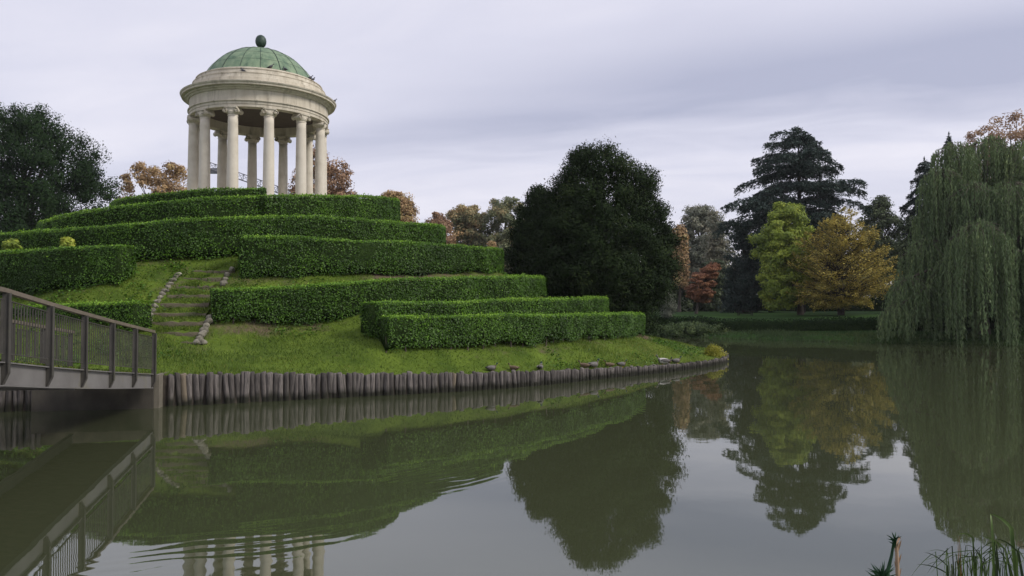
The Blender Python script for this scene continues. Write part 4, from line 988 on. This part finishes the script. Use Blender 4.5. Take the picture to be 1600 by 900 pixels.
# ---- cedar-like trees: tiers of flat drooping boughs
def cedar(name, label, group, prof, d, base_px, mat, seed, ntier=13, nb=8, dens=1.0, droop=.16, leaf=(0.34, 0.11), trunk_r=.45, rise=.10, hangl=.5):
    r = np.random.default_rng(seed); z, c, w = outline(prof, d); bx = (base_px - CX) / F * d
    bz_ = float(ground_z(np.array([[bx, d]]))[0]); root = empty(name, (bx, d, bz_), label, 'tree', group); O3 = np.array(root.location)
    xt = c[-1]; zt = z[-1]
    mb = MB(); tz = np.linspace(bz_ - .2, zt - .15, 10)
    tx = bx + (xt - bx) * np.clip((tz - bz_) / (zt - bz_), 0, 1) ** 1.3
    mb.tube([(tx[i], d, tz[i]) for i in range(10)], [trunk_r * (1 - 0.93 * i / 9) for i in range(10)], 10)
    VV = []; TT = []
    for i in range(ntier * nb):
        q0 = (i + .5 + r.normal(0, .6)) / (ntier * nb); zb = z[0] + (zt - .3 - z[0]) * np.clip(q0, 0, 1) ** .95
        zb = zb * .48 + (z[0] + (zt - z[0]) * round((zb - z[0]) / (zt - z[0]) * ntier) / ntier + r.normal(0, .12)) * .52      # boughs gather in loose tiers
        zb = float(np.clip(zb, z[0], zt - .5))
        a = i * 2.39996 + r.normal(0, .35)
        wi = np.interp(zb, z, w); ci = np.interp(zb, z, c); x0 = np.interp(zb, tz, tx)
        Lr = wi * r.uniform(0.5, 1.16); off = (ci - x0) * abs(math.cos(a)); dr = droop * r.uniform(.5, 1.5)
        tip = np.array([x0 + math.cos(a) * Lr + off, d + math.sin(a) * Lr * .95, zb - dr * Lr])
        s = np.array([x0, d, zb - rise * Lr * 1.2]); L = np.linalg.norm(tip[:2] - s[:2]) + 1e-6
        mid = s * .5 + tip * .5 + [0, 0, rise * Lr * 1.4 + .05 + dr * .35 * Lr]
        ts = np.linspace(0, 1, 7)[:, None]; path = (1 - ts) ** 2 * s + 2 * ts * (1 - ts) * mid + ts ** 2 * tip
        mb.tube(list(path), [max(.015, .06 * trunk_r / .45 * (1 - .85 * t)) for t in np.linspace(0, 1, 7)], 5)
        n = int(dens * 100 * max(L, .6) ** 1.35); t = r.uniform(.1, 1.04, n) ** .75; tt = t[:, None]
        p = (1 - tt) ** 2 * s + 2 * tt * (1 - tt) * mid + tt ** 2 * tip
        dirh = (tip - s); dirh[2] = 0; dirh /= np.linalg.norm(dirh) + 1e-9; side = np.array([-dirh[1], dirh[0], 0])
        hw = 0.12 + 0.33 * L * np.sin(np.pi * np.clip(t * .78 + .10, 0, 1)); q = r.uniform(-1, 1, n); ph = r.uniform(0, 6)
        finger = 0.5 + 0.5 * np.abs(np.sin(t * L * 2.6 + np.abs(q) * 1.5 + ph))
        p = p + side * (q * hw * finger)[:, None] + [0, 0, 1] * (-(np.abs(q) * hw) ** 1.6 * .20 + r.normal(0, .07, n) + .10 * np.sin(t * L * 2.2 + ph) - 0.18 * r.random(n) ** 2)[:, None]
        edge = np.maximum(np.abs(q), t); hang = r.random(n) < .15 + .4 * (edge > .75); p[hang, 2] -= (r.random(hang.sum()) ** 1.5) * hangl * (0.3 + edge[hang])
        U = dirh + side * (q * 1.1)[:, None] + [0, 0, -.2] + r.normal(0, .35, (n, 3)); U[hang] += [0, 0, -1.2]
        sz = r.uniform(.6, 1.3, n)
        VV.append(cards(p, np.array([0, 0, 1.]) + r.normal(0, .7, (n, 3)), leaf[0] * sz, leaf[1] * sz, U, r)); TT.append(np.clip(.45 + r.normal(0, .13) + .15 * r.normal(size=n), 0, 1))
    # leader tuft
    n = int(60 * dens); q = r.random(n); p = np.column_stack([xt + r.normal(0, .16, n) * q, d + r.normal(0, .16, n) * q, zt - q * 1.1]); VV.append(cards(p, r.normal(size=(n, 3)), leaf[0] * .7, leaf[1] * .7, r.normal(0, .35, (n, 3)) + [0, 0, .9], r)); TT.append(np.full(n, .5))
    mesh_arr('crown', np.concatenate(VV), 4, mat, np.concatenate(TT), root, O3); mb.build('trunk', M['bark_dark'], root, O3)
cedar('cedar_tree', 'tall dark cedar with flat drooping tiers, highest tree of the far shore', gR,
      [(197, 1232, 1262), (208, 1196, 1270), (226, 1178, 1290), (246, 1152, 1308), (262, 1164, 1322), (282, 1160, 1352), (298, 1140, 1352), (312, 1108, 1346), (342, 1112, 1342), (390, 1140, 1330), (440, 1150, 1320)], 82, 1252, M['l_cedar'], 41, 11, 14, .95, leaf=(0.36, 0.11), droop=.2)
cedar('spruce_tree', 'dark blue-green conifer with drooping boughs, left of the willow top', gR,
      [(245, 1441, 1447), (258, 1424, 1462), (285, 1414, 1474), (330, 1408, 1482), (400, 1400, 1490), (460, 1400, 1490)], 79, 1446, M['l_cedar'], 42, 14, 8, 1.2, droop=.42, hangl=.8, rise=.12, trunk_r=.25, leaf=(0.36, 0.11))
cedar('spruce_tree', 'narrow conifer spire poking up behind the willow crown', gR,
      [(206, 1481, 1484), (225, 1474, 1492), (260, 1466, 1500), (330, 1455, 1510), (450, 1445, 1520)], 74, 1483, M['l_cedar'], 43, 14, 7, 1.1, droop=.5, hangl=.7, rise=.1, trunk_r=.22, leaf=(0.34, 0.1))

# ---- weeping willow
def willow():
    r = np.random.default_rng(77); d0 = 52.5; bx = (1532 - CX) / F * d0; gz = float(ground_z(np.array([[bx, d0]]))[0])
    root = empty('weeping_willow', (bx, d0, gz), 'great weeping willow trailing its green curtains into the water at the right', 'tree', gR); O3 = np.array(root.location)
    # domes of shoots: photo px centre, y of top, half width px, depth, y of curtain foot
    domes = [(1490, 222, 36, 54, 420), (1545, 214, 46, 55, 450), (1605, 220, 60, 54, 470), (1470, 262, 36, 53, 430), (1520, 285, 45, 51.5, 470), (1580, 285, 60, 51, 520), (1640, 250, 60, 53, 540),
             (1448, 372, 42, 52.5, 530), (1420, 432, 36, 51.5, 530), (1530, 345, 48, 48.5, 545), (1602, 390, 40, 48.5, 545), (1492, 400, 40, 50.5, 540), (1400, 478, 26, 51.0, 534), (1655, 340, 50, 50, 545), (1560, 330, 60, 54, 520), (1620, 300, 60, 57, 500), (1480, 330, 45, 55.5, 500), (1450, 330, 26, 54, 430)]
    VV = []; TT = []; mb = MB()
    fork = np.array([bx, d0, gz + 3.6])
    mb.tube([(bx + .1, d0, gz - .3), (bx, d0, gz + 1.5), fork], [.55, .42, .36], 12)
    for (px, py, hw, d, pb) in domes:
        top = W(px, py, d); foot = W(px, pb, d)[2]; rx = hw / F * d
        m_ = fork * .45 + top * .55 + [0, 0, .8]; mb.tube([fork, fork * .6 + m_ * .4 + [0, 0, .2], m_, m_ * .4 + top * .6, top - [0, 0, .15]], [.22, .17, .12, .08, .03], 7)
        ns = int(62 * rx + 40); tint_d = r.normal(0, .08)
        for s in range(ns):
            a = r.uniform(0, 6.28); rho = r.random() ** .55; x = top[0] + math.cos(a) * rho * rx; y = d + math.sin(a) * rho * rx * .85
            zt_ = top[2] - 0.75 * rx * rho ** 2.2 + r.normal(0, .08)
            ln = (zt_ - foot) * (r.uniform(.45, 1.0) if rho > .6 else r.uniform(.25, .7)); ln = max(ln, .8)
            n = int(ln / .055); t = np.sort(r.random(n)); sway = r.normal(0, .05, 2)
            bow = 0.30 * (1 - np.exp(-3 * t))
            X = x + math.cos(a) * bow * rx * .35 + sway[0] * t * ln * .35 + 0.05 * np.sin(t * 7 + s); Y = y + math.sin(a) * bow * rx * .35 + sway[1] * t * ln * .35; Z = zt_ - t * ln
            P = np.column_stack([X, Y, Z]) + r.normal(0, .035, (n, 3))
            if s % 3 == 0: mb.tube([top * .5 + np.array([x, y, zt_]) * .5, (x, y, zt_)] + [(X[i], Y[i], Z[i]) for i in np.linspace(0, n - 1, 4).astype(int)], [.02, .015, .01, .009, .008, .006], 3, cap=False)
            U = np.column_stack([r.normal(0, .38, n), r.normal(0, .38, n), np.full(n, -1.)]); sz = r.uniform(.7, 1.3, n)
            VV.append(cards(P, r.normal(size=(n, 3)) * [1, 1, .25],   .24 * sz, .058 * sz, U, r)); TT.append(np.clip(.45 + tint_d + r.normal(0, .10) + .1 * r.normal(size=n) + .12 * (1 - t) , 0, 1))
    mesh_arr('crown', np.concatenate(VV), 4, M['l_willow'], np.concatenate(TT), root, O3); mb.build('trunk', M['wood_stem'], root, O3)
willow()

# ---- shrubs, far hedges, far wood
def shrub(name, label, prof, d, base_px, mat, seed, base_z=None, cat='shrub', group=None, **k):
    kw = dict(ncl=40, rc=.3, npc=90, leaf=(.11, .07), trunk_r=.04, limbs=12, trunk_top=.6); kw.update(k)
    return tree(name, label, group, prof, d, base_px, mat, seed, cat=cat, base_z=base_z, **kw)
def iz(px, d): return float(island_z(np.array([G(px, d)]))[0])
shrub('yellow_shrub', 'bright yellow low shrub on the tip of the island', [(543, 1108, 1118), (549, 1102, 1130), (557, 1099, 1135), (565, 1104, 1136)], 34.0, 1118, M['l_yellow'], 51, iz(1116, 34.2), ncl=60, rc=.2, npc=110, leaf=(.09, .03), spiky=.08)
shrub('pale_shrub', 'yellow-green leafy shoot above the left hedge, nearer the hedge end', [(371, 100, 113), (376, 95, 119), (384, 94, 120), (395, 98, 116)], 25.4, 107, M['l_lime'], 52, iz(107, 25.4), ncl=26, rc=.16, npc=50, leaf=(.11, .06), tint0=.8)
shrub('pale_shrub', 'dull green shrub behind the left hedge at the frame edge', [(374, 12, 24), (380, 4, 32), (390, 2, 34), (402, 6, 30)], 26.3, 18, M['l_lime'], 53, iz(18, 26.3), ncl=30, rc=.18, npc=60, leaf=(.10, .05), tint0=.45)
shrub('orange_bush', 'small orange bush behind the hedge end, left of the dark yew', [(376, 763, 772), (382, 755, 778), (392, 752, 782), (430, 756, 778)], 72, 767, M['l_orange'], 54, None, ncl=30, rc=.5, npc=90, leaf=(.2, .14))
shrub('waterside_bush', 'rough grey-green bush on the far bank, right of the lowest hedge', [(506, 1040, 1120), (512, 1016, 1138), (520, 1008, 1143), (531, 1006, 1144)], 61.5, 1075, M['l_shrub'], 55, 0.15, tint0=.5, ncl=120, rc=.4, npc=120, leaf=(.16, .07), kd=.5, spiky=.1)

def bank_hedge(name, label, pts, h, w, mat, seed, leaf=.13, dens=130, amp=.18):
    """loose hedge following ground points"""
    r = np.random.default_rng(seed); P, Ln = catmull(np.array([(*p, 0.0) for p in pts]), 120); P = P[:, :2]; T = unit(np.gradient(P, axis=0)); O = np.column_stack([T[:, 1], -T[:, 0]])
    zg = ground_z(P); root = empty(name, (*P[60], zg[60]), label, 'hedge'); O3 = np.array(root.location)
    hh = h * (1 + amp * vnoise(P, 0.9, seed))
    V = []; Fs = []; secs = [(-.44, 0), (-.42, .5), (-.36, .82), (0, .92), (.36, .82), (.42, .5), (.44, 0)]
    for i in range(120):
        for o, t in secs: V.append((P[i, 0] + O[i, 0] * o * w, P[i, 1] + O[i, 1] * o * w, zg[i] - .1 + t * hh[i]))
    ns = len(secs)
    for i in range(119):
        for k in range(ns - 1): Fs.append((i * ns + k, (i + 1) * ns + k, (i + 1) * ns + k + 1, i * ns + k + 1))
    Fs += [tuple(range(ns)), tuple(reversed(range(119 * ns, 120 * ns)))]
    mb = MB(); mb.add(V, Fs, 0, True); mb.build('shaded_core', M['hedge_core'], root, O3)
    n = int(Ln * (2 * h + w) * dens); i = r.integers(0, 119, n); f = r.random(n)[:, None]; p = P[i] * (1 - f) + P[i + 1] * f; a = r.uniform(-.15, math.pi + .15, n)
    Q = np.column_stack([p + O[i] * (np.cos(a) * w * .5 * np.abs(np.cos(a)) ** -.35 * r.uniform(.85, 1.08, n))[:, None], zg[i] + np.clip(np.sin(a), 0, 1) ** .6 * hh[i] * r.uniform(.8, 1.06, n) + .03])
    nn = np.column_stack([O[i] * np.cos(a)[:, None], np.sin(a)]) + r.normal(0, .6, (n, 3))
    mesh_arr('leaf_cover', cards(Q, nn, leaf * r.uniform(.7, 1.3, n), leaf * .6, None, r), 4, mat, np.clip(.4 + .2 * vnoise(Q, 1.2, seed) + r.normal(0, .15, n), 0, 1), root, O3)
bank_hedge('bank_hedge', 'low dark hedge running along the far bank under the willow and golden tree', [G(985, 65.5), G(1075, 64.5), G(1187, 60.5), G(1300, 57.8), G(1400, 55.6), G(1500, 54.2), G(1620, 53.0), G(1720, 51.5)], 0.82, 1.2, M['l_dark'], 61)
bank_hedge('park_hedge', 'tall blackish hedge closing the far lawn below the cedar', [G(985, 112), G(1060, 104), G(1150, 98), G(1240, 94), G(1340, 92), G(1440, 88), G(1560, 84), G(1700, 80)], 1.9, 1.8, M['l_dark'], 62, leaf=.22, dens=45)

def shore_grass():
    r = np.random.default_rng(93); n = 90000; Q = np.column_stack([r.uniform(0, 46, n), r.uniform(38, 66, n)]); sd_ = pond_sd(Q); k = (sd_ > -.25) & (sd_ < 2.6) & (Q[:, 0] / Q[:, 1] < .75); Q = Q[k]
    z = ground_z(Q); n = len(Q); h = r.uniform(.10, .30, n) * (1 + .7 * np.clip(vnoise(Q, .8, 94), -.6, 1)); U = np.column_stack([r.normal(0, .5, (n, 2)), np.ones(n)])
    P = np.column_stack([Q, np.maximum(z, 0) + h * .35])
    tag(mesh_arr('bank_rough_grass', cards(P, np.column_stack([r.normal(0, .6, n), -np.ones(n), r.normal(0, .3, n)]), h * 1.2, .05, U, r), 4, M['l_shrub'], np.clip(.5 + .2 * vnoise(Q, .5, 95) + r.normal(0, .15, n), 0, 1)), 'dark rough grass along the far water edge', 'grass', kind='stuff')
shore_grass()
def far_wood():
    r = np.random.default_rng(91); VV = []; TT = []
    for k in range(150):
        th = R(r.uniform(-46, 46)); dd = r.uniform(132, 165); x, y = dd * math.sin(th), dd * math.cos(th); h = r.uniform(7.5, 11.5); cw = r.uniform(2.5, 4.5)
        n = 420; D = unit(r.normal(size=(n, 3))); p = np.array([x, y, 2.0 + h * .55]) + D * (r.random(n) ** .4)[:, None] * [cw, cw, h * .5]
        p[:, 2] = np.maximum(p[:, 2], 2.0)
        VV.append(cards(p, D + r.normal(0, .7, (n, 3)), .7, .5, None, r)); TT.append(np.clip(r.normal(.35, .2) + r.normal(0, .12, n), 0, 1))
    tag(mesh_arr('far_wood', np.concatenate(VV), 4, M['l_mixed'], np.concatenate(TT)), 'distant belt of park woodland closing the view', 'woodland', kind='stuff')
far_wood()

# ------------------------------------------------------------------ damp autumn air
def haze():
    mb = MB(); mb.box((0, 130, 24), (900, 560, 52.5))
    m = bpy.data.materials.new('damp_air'); m.use_nodes = True; nt, N, L = nodes_of(m.node_tree)
    v = N('ShaderNodeVolumePrincipled'); v.inputs['Color'].default_value = (0.86, 0.87, 0.92, 1); v.inputs['Density'].default_value = HAZE; v.inputs['Anisotropy'].default_value = 0.2
    o = N('ShaderNodeOutputMaterial'); L(v.outputs[0], o.inputs['Volume']); tag(mb.build('haze', m), kind='stuff')
HAZE = 0.0002
haze()

# ------------------------------------------------------------------ park bench, crane
def bench():
    M['bench'] = surf_mat('dark_bench_wood', (0.015, 0.013, 0.012), (0.03, 0.027, 0.023), 5)
    p = G(1164, 70); z = float(ground_z(np.array([p]))[0]); root = empty('park_bench', (*p, z), 'low dark backless bench alone on the far lawn', 'bench')
    mb = MB()
    for k in range(3): mb.box((0, -.18 + .15 * k, .40), (1.5, .12, .05))
    mb.build('seat', M['bench'], root)
    mb = MB(); mb.box((0, 0, .17), (1.14, .05, .07)); mb.build('stretcher', M['bench'], root)
    for x in (-.6, .6):
        for y in (-.2, .2):
            mb = MB(); mb.box((x, y, .185), (.06, .06, .37)); mb.build('leg', M['bench'], root)
bench()
def crane():
    M['crane'] = surf_mat('crane_steel', (0.13, 0.13, 0.15), (0.18, 0.18, 0.20), 3)
    d = 175.0; a = W(326, 259, d); b = W(468, 309, d)
    p = np.array([b[0], b[1]]); gz = 2.0
    root = empty('construction_crane', (p[0], p[1], gz), 'distant lattice crane jib slanting across the sky between the temple columns', 'crane'); O3 = np.array(root.location)
    def lattice(mb, a, b, w, n, up):
        a, b = np.asarray(a, float), np.asarray(b, float); dv = (b - a) / np.linalg.norm(b - a); s = np.cross(dv, up); s /= np.linalg.norm(s); u = np.cross(s, dv)
        cs = [s * w * i + u * w * j for i, j in ((-.5, -.4), (.5, -.4), (0, .55))]
        for c in cs: mb.tube([a + c, b + c], .10, 5)
        for k in range(n):
            p0, p1 = a + (b - a) * k / n, a + (b - a) * (k + 1) / n
            for i in range(3): mb.tube([p0 + cs[i], p1 + cs[(i + 1) % 3]], .05, 4); mb.tube([p0 + cs[i], p0 + cs[(i + 1) % 3]], .07, 4)
    mb = MB(); lattice(mb, a, b, 1.5, 16, (0, 0, 1)); mb.build('jib', M['crane'], root, O3)
    mb = MB(); lattice(mb, (p[0], p[1], gz), (p[0], p[1], b[2]), 1.6, 14, (0, 1, 0)); mb.build('mast', M['crane'], root, O3)
    mb = MB(); mb.box(W(333, 263, d) - [0, 0, .6], (2.2, 1.4, 1.1)); mb.build('trolley', M['crane'], root, O3)
crane()

# ------------------------------------------------------------------ birds
bird_m = {}
def bm_(n, c, rough=.6):
    if n not in bird_m: bird_m[n] = surf_mat(n, tuple(q * .8 for q in c), tuple(min(1, q * 1.2) for q in c), 18, rough=rough)
    return bird_m[n]
def loft(mb, stations, n=12, mats=None):
    """closed body through (x, z, half width, half height) stations along x"""
    V = []; Fs = []
    for x, z, a, b in stations:
        for k in range(n): t = 2 * math.pi * k / n; V.append((x, a * math.cos(t), z + b * math.sin(t)))
    m = len(stations); b0 = len(mb.v)
    for i in range(m - 1):
        mi = mats[i] if mats else 0
        mb.add([], [], 0)
        for k in range(n): k2 = (k + 1) % n; Fs.append(((i * n + k, i * n + k2, (i + 1) * n + k2, (i + 1) * n + k), mi))
    mb.v += [tuple(map(float, q)) for q in V]
    for f, mi in Fs: mb.f.append([b0 + q for q in f]); mb.m.append(mi); mb.sm.append(True)
    for f in (tuple(reversed(range(n))), tuple(range((m - 1) * n, m * n))): mb.f.append([b0 + q for q in f]); mb.m.append(mats[0] if mats and f[0] == n - 1 else (mats[-1] if mats else 0)); mb.sm.append(True)
def duck(px, d, rz, kind, label, s=1.0, group='ducks resting on the bank'):
    d = float(np.interp(px, [700, 780, 860, 935, 1010, 1085], [21.8, 22.7, 24.0, 25.8, 27.6, 30.2])) + .30 + .25 * (d % .5); p = G(px, d); z = iz(px, d); s *= .95
    root = empty('duck', (*p, z + 0.02), label, 'duck', group, rz); root.scale = (s, s, s)
    grey, brown, white, black, green, buff = bm_('duck_grey', (.13, .12, .11)), bm_('duck_brown', (.07, .05, .032)), bm_('duck_white', (.45, .43, .40)), bm_('duck_black', (.02, .02, .02)), bm_('duck_green', (.012, .045, .03), .35), bm_('duck_buff', (.13, .09, .055))
    mats = {'drake': [grey, brown, white, black, green], 'hen': [buff, buff, buff, brown, brown], 'pale': [white, grey, white, black, grey], 'dark': [brown, brown, black, black, black]}[kind]
    mb = MB()
    # tail -> body -> breast -> neck -> head, one skin
    st = [(-.27, .15, .012, .008), (-.22, .135, .045, .025), (-.16, .12, .085, .065), (-.06, .115, .115, .10), (.04, .115, .118, .105), (.12, .12, .10, .095), (.165, .15, .07, .075), (.18, .20, .045, .048), (.185, .235, .036, .034), (.19, .26, .044, .038), (.205, .285, .047, .042), (.235, .295, .038, .034), (.262, .29, .020, .018)]
    loft(mb, st, 12, [3, 3, 0, 0, 0, 1, 1, 2, 4, 4, 4, 4])
    mb.build('body', mats, root)
    mb = MB(); loft(mb, [(.255, .288, .018, .014), (.285, .282, .017, .008), (.315, .279, .014, .005)], 8); mb.build('bill', bm_('duck_bill', (.35, .27, .06)), root)
    for sgn in (-1, 1):
        mb = MB(); mb.ball((-.05, sgn * .098, .135), (.16, .028, .062), 10, 6); mb.build('wing', mats[1] if kind != 'drake' else mats[0], root)
    for sgn in (-1, 1):
        mb = MB(); mb.tube([(.02, sgn * .05, .05), (.03, sgn * .05, -.02)], .009, 6); mb.box((.05, sgn * .05, -.012), (.06, .045, .008)); mb.build('leg', bm_('duck_leg', (.45, .18, .04)), root)
ducks = [(768, 23.3, 0.2, 'drake', 'drake with dark head resting at the bank edge, leftmost of the ducks', .8), (803, 23.6, 2.9, 'hen', 'brown hen duck crouched low in the grass between the two leftmost dark-headed drakes', .75),
         (844, 24.6, 1.3, 'drake', 'dark-headed drake seen end-on just above the stakes', .8), (913, 26.4, 3.0, 'hen', 'brown hen duck lying left of an upright drake', .85), (927, 26.8, 0.5, 'drake', 'upright drake with raised dark head between two brown hens', 1.0),
         (952, 27.2, 3.3, 'hen', 'brown hen duck lying between two drakes near the middle of the bank', .8), (971, 27.6, 0.1, 'drake', 'grey-flanked drake facing right beside a brown hen', .8), (1036, 29.2, 3.05, 'pale', 'pale whitish duck standing at the water edge', 1.15),
         (1043, 28.95, 0.4, 'dark', 'dark blackish duck just below the pale whitish one', .8), (1056, 30.1, 0.2, 'drake', 'rightmost duck, a dark-headed drake near the tip of the island', .9)]
for a in ducks: duck(*a[:5], s=a[5])
def pigeon(x, y, z, rz, label):
    root = empty('pigeon', (x, y, z), label, 'pigeon', 'pigeons perched on the temple roof', rz)
    dk, gr = bm_('pigeon_dark', (.025, .025, .03)), bm_('pigeon_grey', (.07, .07, .08)); mb = MB()
    loft(mb, [(-.19, .05, .03, .008), (-.12, .075, .045, .02), (-.06, .10, .062, .05), (.02, .125, .068, .065), (.07, .15, .05, .055), (.085, .19, .032, .034), (.095, .22, .03, .03), (.115, .23, .024, .024), (.135, .228, .01, .01)], 10, [0, 0, 1, 1, 1, 0, 0, 0])
    mb.build('body', [dk, gr], root)
    mb = MB(); loft(mb, [(.13, .227, .008, .007), (.16, .222, .003, .003)], 6); mb.build('bill', dk, root)
    for sgn in (-1, 1): mb = MB(); mb.tube([(0, sgn * .025, .07), (.01, sgn * .025, 0)], .007, 5); mb.build('leg', bm_('pigeon_leg', (.3, .08, .07)), root)
def on_temple(deg, r, z, rz, label): a = R(deg); pigeon(TC[0] + r * math.cos(a), TC[1] + r * math.sin(a), z, rz, label)
on_temple(-62, 2.62, 13.235, 0.3, 'dark pigeon on the dome rim just right of the finial line'); on_temple(-48, 2.66, 13.225, 2.6, 'dark pigeon on the dome rim, third from the right')
on_temple(-14, 2.66, 13.225, 0.5, 'pigeon low on the right of the dome, left one of a close pair'); on_temple(-8, 2.66, 13.225, 1.0, 'pigeon low on the right of the dome, right one of a close pair')
on_temple(8, 3.50, 12.405, 0.4, 'pigeon on the outer cornice at the far right of the temple'); on_temple(-86, 2.98, 12.84, 3.0, 'pigeon on the stepped ledge left of the dome centre')

# ------------------------------------------------------------------ waterside plants by the camera
def ribbon(mb, pts, w, mi=0, up=None):
    pts = [np.asarray(p, float) for p in pts]; n = len(pts); V = []; Fs = []
    for i, p in enumerate(pts):
        d = pts[min(i + 1, n - 1)] - pts[max(i - 1, 0)]; s = np.cross(d, (0.25, 1, 0.15)); s /= np.linalg.norm(s) + 1e-9
        ww = w * min(1.0, 1.15 * (1 - i / (n - 1)) ** .6 + .06); nrm = np.cross(s, d); nrm /= np.linalg.norm(nrm) + 1e-9
        V += [p - s * ww / 2, p + nrm * ww * .18, p + s * ww / 2]
    for i in range(n - 1): b = i * 3; Fs += [(b, b + 1, b + 4, b + 3), (b + 1, b + 2, b + 5, b + 4)]
    mb.add(V, Fs, mi, True)
M['blade'] = surf_mat('sedge_green', (0.055, 0.095, 0.02), (0.12, 0.18, 0.045), 6, rough=.5, c3=(0.13, 0.12, 0.04), s3=3, t3=(.6, .75))
M['blade_dry'] = surf_mat('sedge_dry', (0.20, 0.11, 0.03), (0.32, 0.19, 0.06), 6, rough=.7)
M['blade_dark'] = surf_mat('sedge_dark', (0.02, 0.035, 0.014), (0.05, 0.07, 0.025), 6, rough=.6)
M['stalk_dry'] = surf_mat('dry_stalk', (0.30, 0.19, 0.12), (0.44, 0.31, 0.21), 8, rough=.8)
M['spurge'] = surf_mat('spurge_leaf', (0.016, 0.045, 0.022), (0.035, 0.085, 0.035), 8, rough=.55)
def plants():
    def gz(x, y): return float(ground_z(np.array([[x, y]]))[0])
    def arc(a, b, sag, n=9):
        a, b = np.asarray(a, float), np.asarray(b, float); t = np.linspace(0, 1, n)[:, None]; m = (a + b) / 2 + np.asarray(sag)
        return list((1 - t) ** 2 * a + 2 * t * (1 - t) * m + t ** 2 * b)
    D = 4.3
    # spurge with a rosette, a leaning stem and a top tuft
    b0 = W(1382, 905, D); g = gz(b0[0], D); root = empty('spurge_plant', (b0[0], D, g), 'dark green spurge with narrow-leaved tufts at the water edge, bottom right', 'plant'); O3 = np.array(root.location)
    top = W(1397, 843, D); neck = W(1387, 893, D)
    mb = MB(); mb.tube([(b0[0] - .01, D, g - .05), neck, neck * .5 + top * .5 + [.004, 0, 0], top], [.012, .011, .008, .006], 8); mb.build('stem', M['spurge'], root, O3)
    r = np.random.default_rng(5)
    for c, n, ln, upb, nm in ((W(1398, 842, D), 14, .052, 4.0, 'leaf_tuft'), (W(1379, 900, D), 46, .10, .8, 'leaf_rosette')):
        mb = MB()
        for k in range(n):
            dv = r.normal(size=3); dv[2] = abs(dv[2]) * upb + .25; dv /= np.linalg.norm(dv); L = ln * r.uniform(.7, 1.1); s = c - [0, 0, r.uniform(0, .05)]
            ribbon(mb, [s, s + dv * L * .5, s + dv * L + [0, 0, -.004]], .012 if n > 20 else .009)
        mb.build(nm, M['spurge'], root, O3)
    t0, t1 = W(1403, 846, D + .03), W(1403, 915, D + .03); g2 = gz(t1[0], D + .03)
    mb = MB(); mb.tube([(t1[0] + .004, D + .03, g2 - .05), t1, t1 * .5 + t0 * .5 + [-.004, 0, 0], W(1401, 856, D + .03), t0], [.012, .011, .0105, .008, .004], 8)
    mb.tube([W(1401, 850, D + .03), W(1405, 841, D + .03), W(1407, 840, D + .03)], [.004, .006, .003], 6)
    for k in range(5): q = t0 + (t1 - t0) * (.2 + .16 * k); ribbon(mb, [q, q + [.012 * (-1) ** k, 0, .035], q + [.02 * (-1) ** k, 0, .06]], .012)
    o = mb.build('dry_stalk', M['stalk_dry'], None, (t1[0], D + .03, g2)); o.location = (t1[0], D + .03, g2); tag(o, 'bare tan dried stalk standing right behind the spurge tuft', 'dry stalk')
    # sedge clumps
    def clump(label, blades, seed, centre_px, Dc):
        c = W(centre_px, 930, Dc); g = gz(c[0], Dc); root = empty('sedge_clump', (c[0], Dc, g), label, 'sedge', 'sedges at the near water edge'); O3 = np.array(root.location)
        r = np.random.default_rng(seed); sets = {'blade': MB(), 'blade_dry': MB(), 'blade_dark': MB()}
        for (bx, tx, ty, kx, ky, w, m) in blades:
            dd = Dc + r.normal(0, .10); a = W(bx, 930, dd); a = np.array([a[0], dd, gz(a[0], dd)]); k_ = W(kx, ky, dd); t_ = W(tx, ty, dd + r.normal(0, .05))
            if (kx, ky) == (tx, ty): pts = arc(a, t_, (0, 0, .05))
            else: pts = arc(a, k_, (r.normal(0, .02), 0, .04), 6)[:-1] + arc(k_, t_, (0, 0, .03), 6)
            ribbon(sets[m], pts, w, 0)
        for m, mb in sets.items():
            if mb.v: mb.build({'blade': 'green_blades', 'blade_dry': 'dry_blades', 'blade_dark': 'dark_blades'}[m], M[m], root, O3)
    r = np.random.default_rng(9)
    bl = [(1497, 1497, 838, 1497, 838, .012, 'blade_dry'), (1508, 1499, 838, 1499, 838, .018, 'blade_dry'), (1510, 1432, 882, 1480, 896, .010, 'blade_dark'), (1505, 1444, 863, 1480, 884, .009, 'blade_dark'), (1511, 1511, 848, 1511, 848, .012, 'blade'),
          (1535, 1496, 836, 1520, 840, .010, 'blade'), (1478, 1540, 876, 1500, 872, .010, 'blade_dark'), (1490, 1486, 888, 1488, 884, .012, 'blade_dark'), (1530, 1500, 845, 1500, 845, .010, 'blade')]
    for k in range(24):
        b = r.uniform(1480, 1550); t = b + r.normal(-12, 48); bl.append((b, t, r.uniform(862, 912), b * .6 + t * .4, r.uniform(852, 884), r.uniform(.004, .008), ['blade', 'blade', 'blade_dark'][k % 3]))
    clump('left sedge clump at the bottom right, with orange dried blades and thin dark arching stems', bl, 11, 1510, 4.3)
    bl = [(1553, 1547, 803, 1550, 820, .013, 'blade'), (1615, 1547, 803, 1580, 825, .024, 'blade'), (1533, 1533, 838, 1533, 838, .014, 'blade'), (1560, 1557, 842, 1557, 842, .011, 'blade_dark'), (1590, 1588, 830, 1588, 830, .010, 'blade'), (1640, 1555, 842, 1590, 862, .012, 'blade_dark'), (1620, 1534, 838, 1570, 858, .014, 'blade')]
    for k in range(40):
        b = r.uniform(1540, 1660); t = b + r.normal(-22, 55); bl.append((b, t, r.uniform(852, 908), b * .6 + t * .4, r.uniform(842, 878), r.uniform(.004, .009), ['blade', 'blade_dark', 'blade'][k % 3]))
    clump('right sedge clump in the bottom right corner, with the tallest broad green blade', bl, 12, 1590, 4.2)
plants()
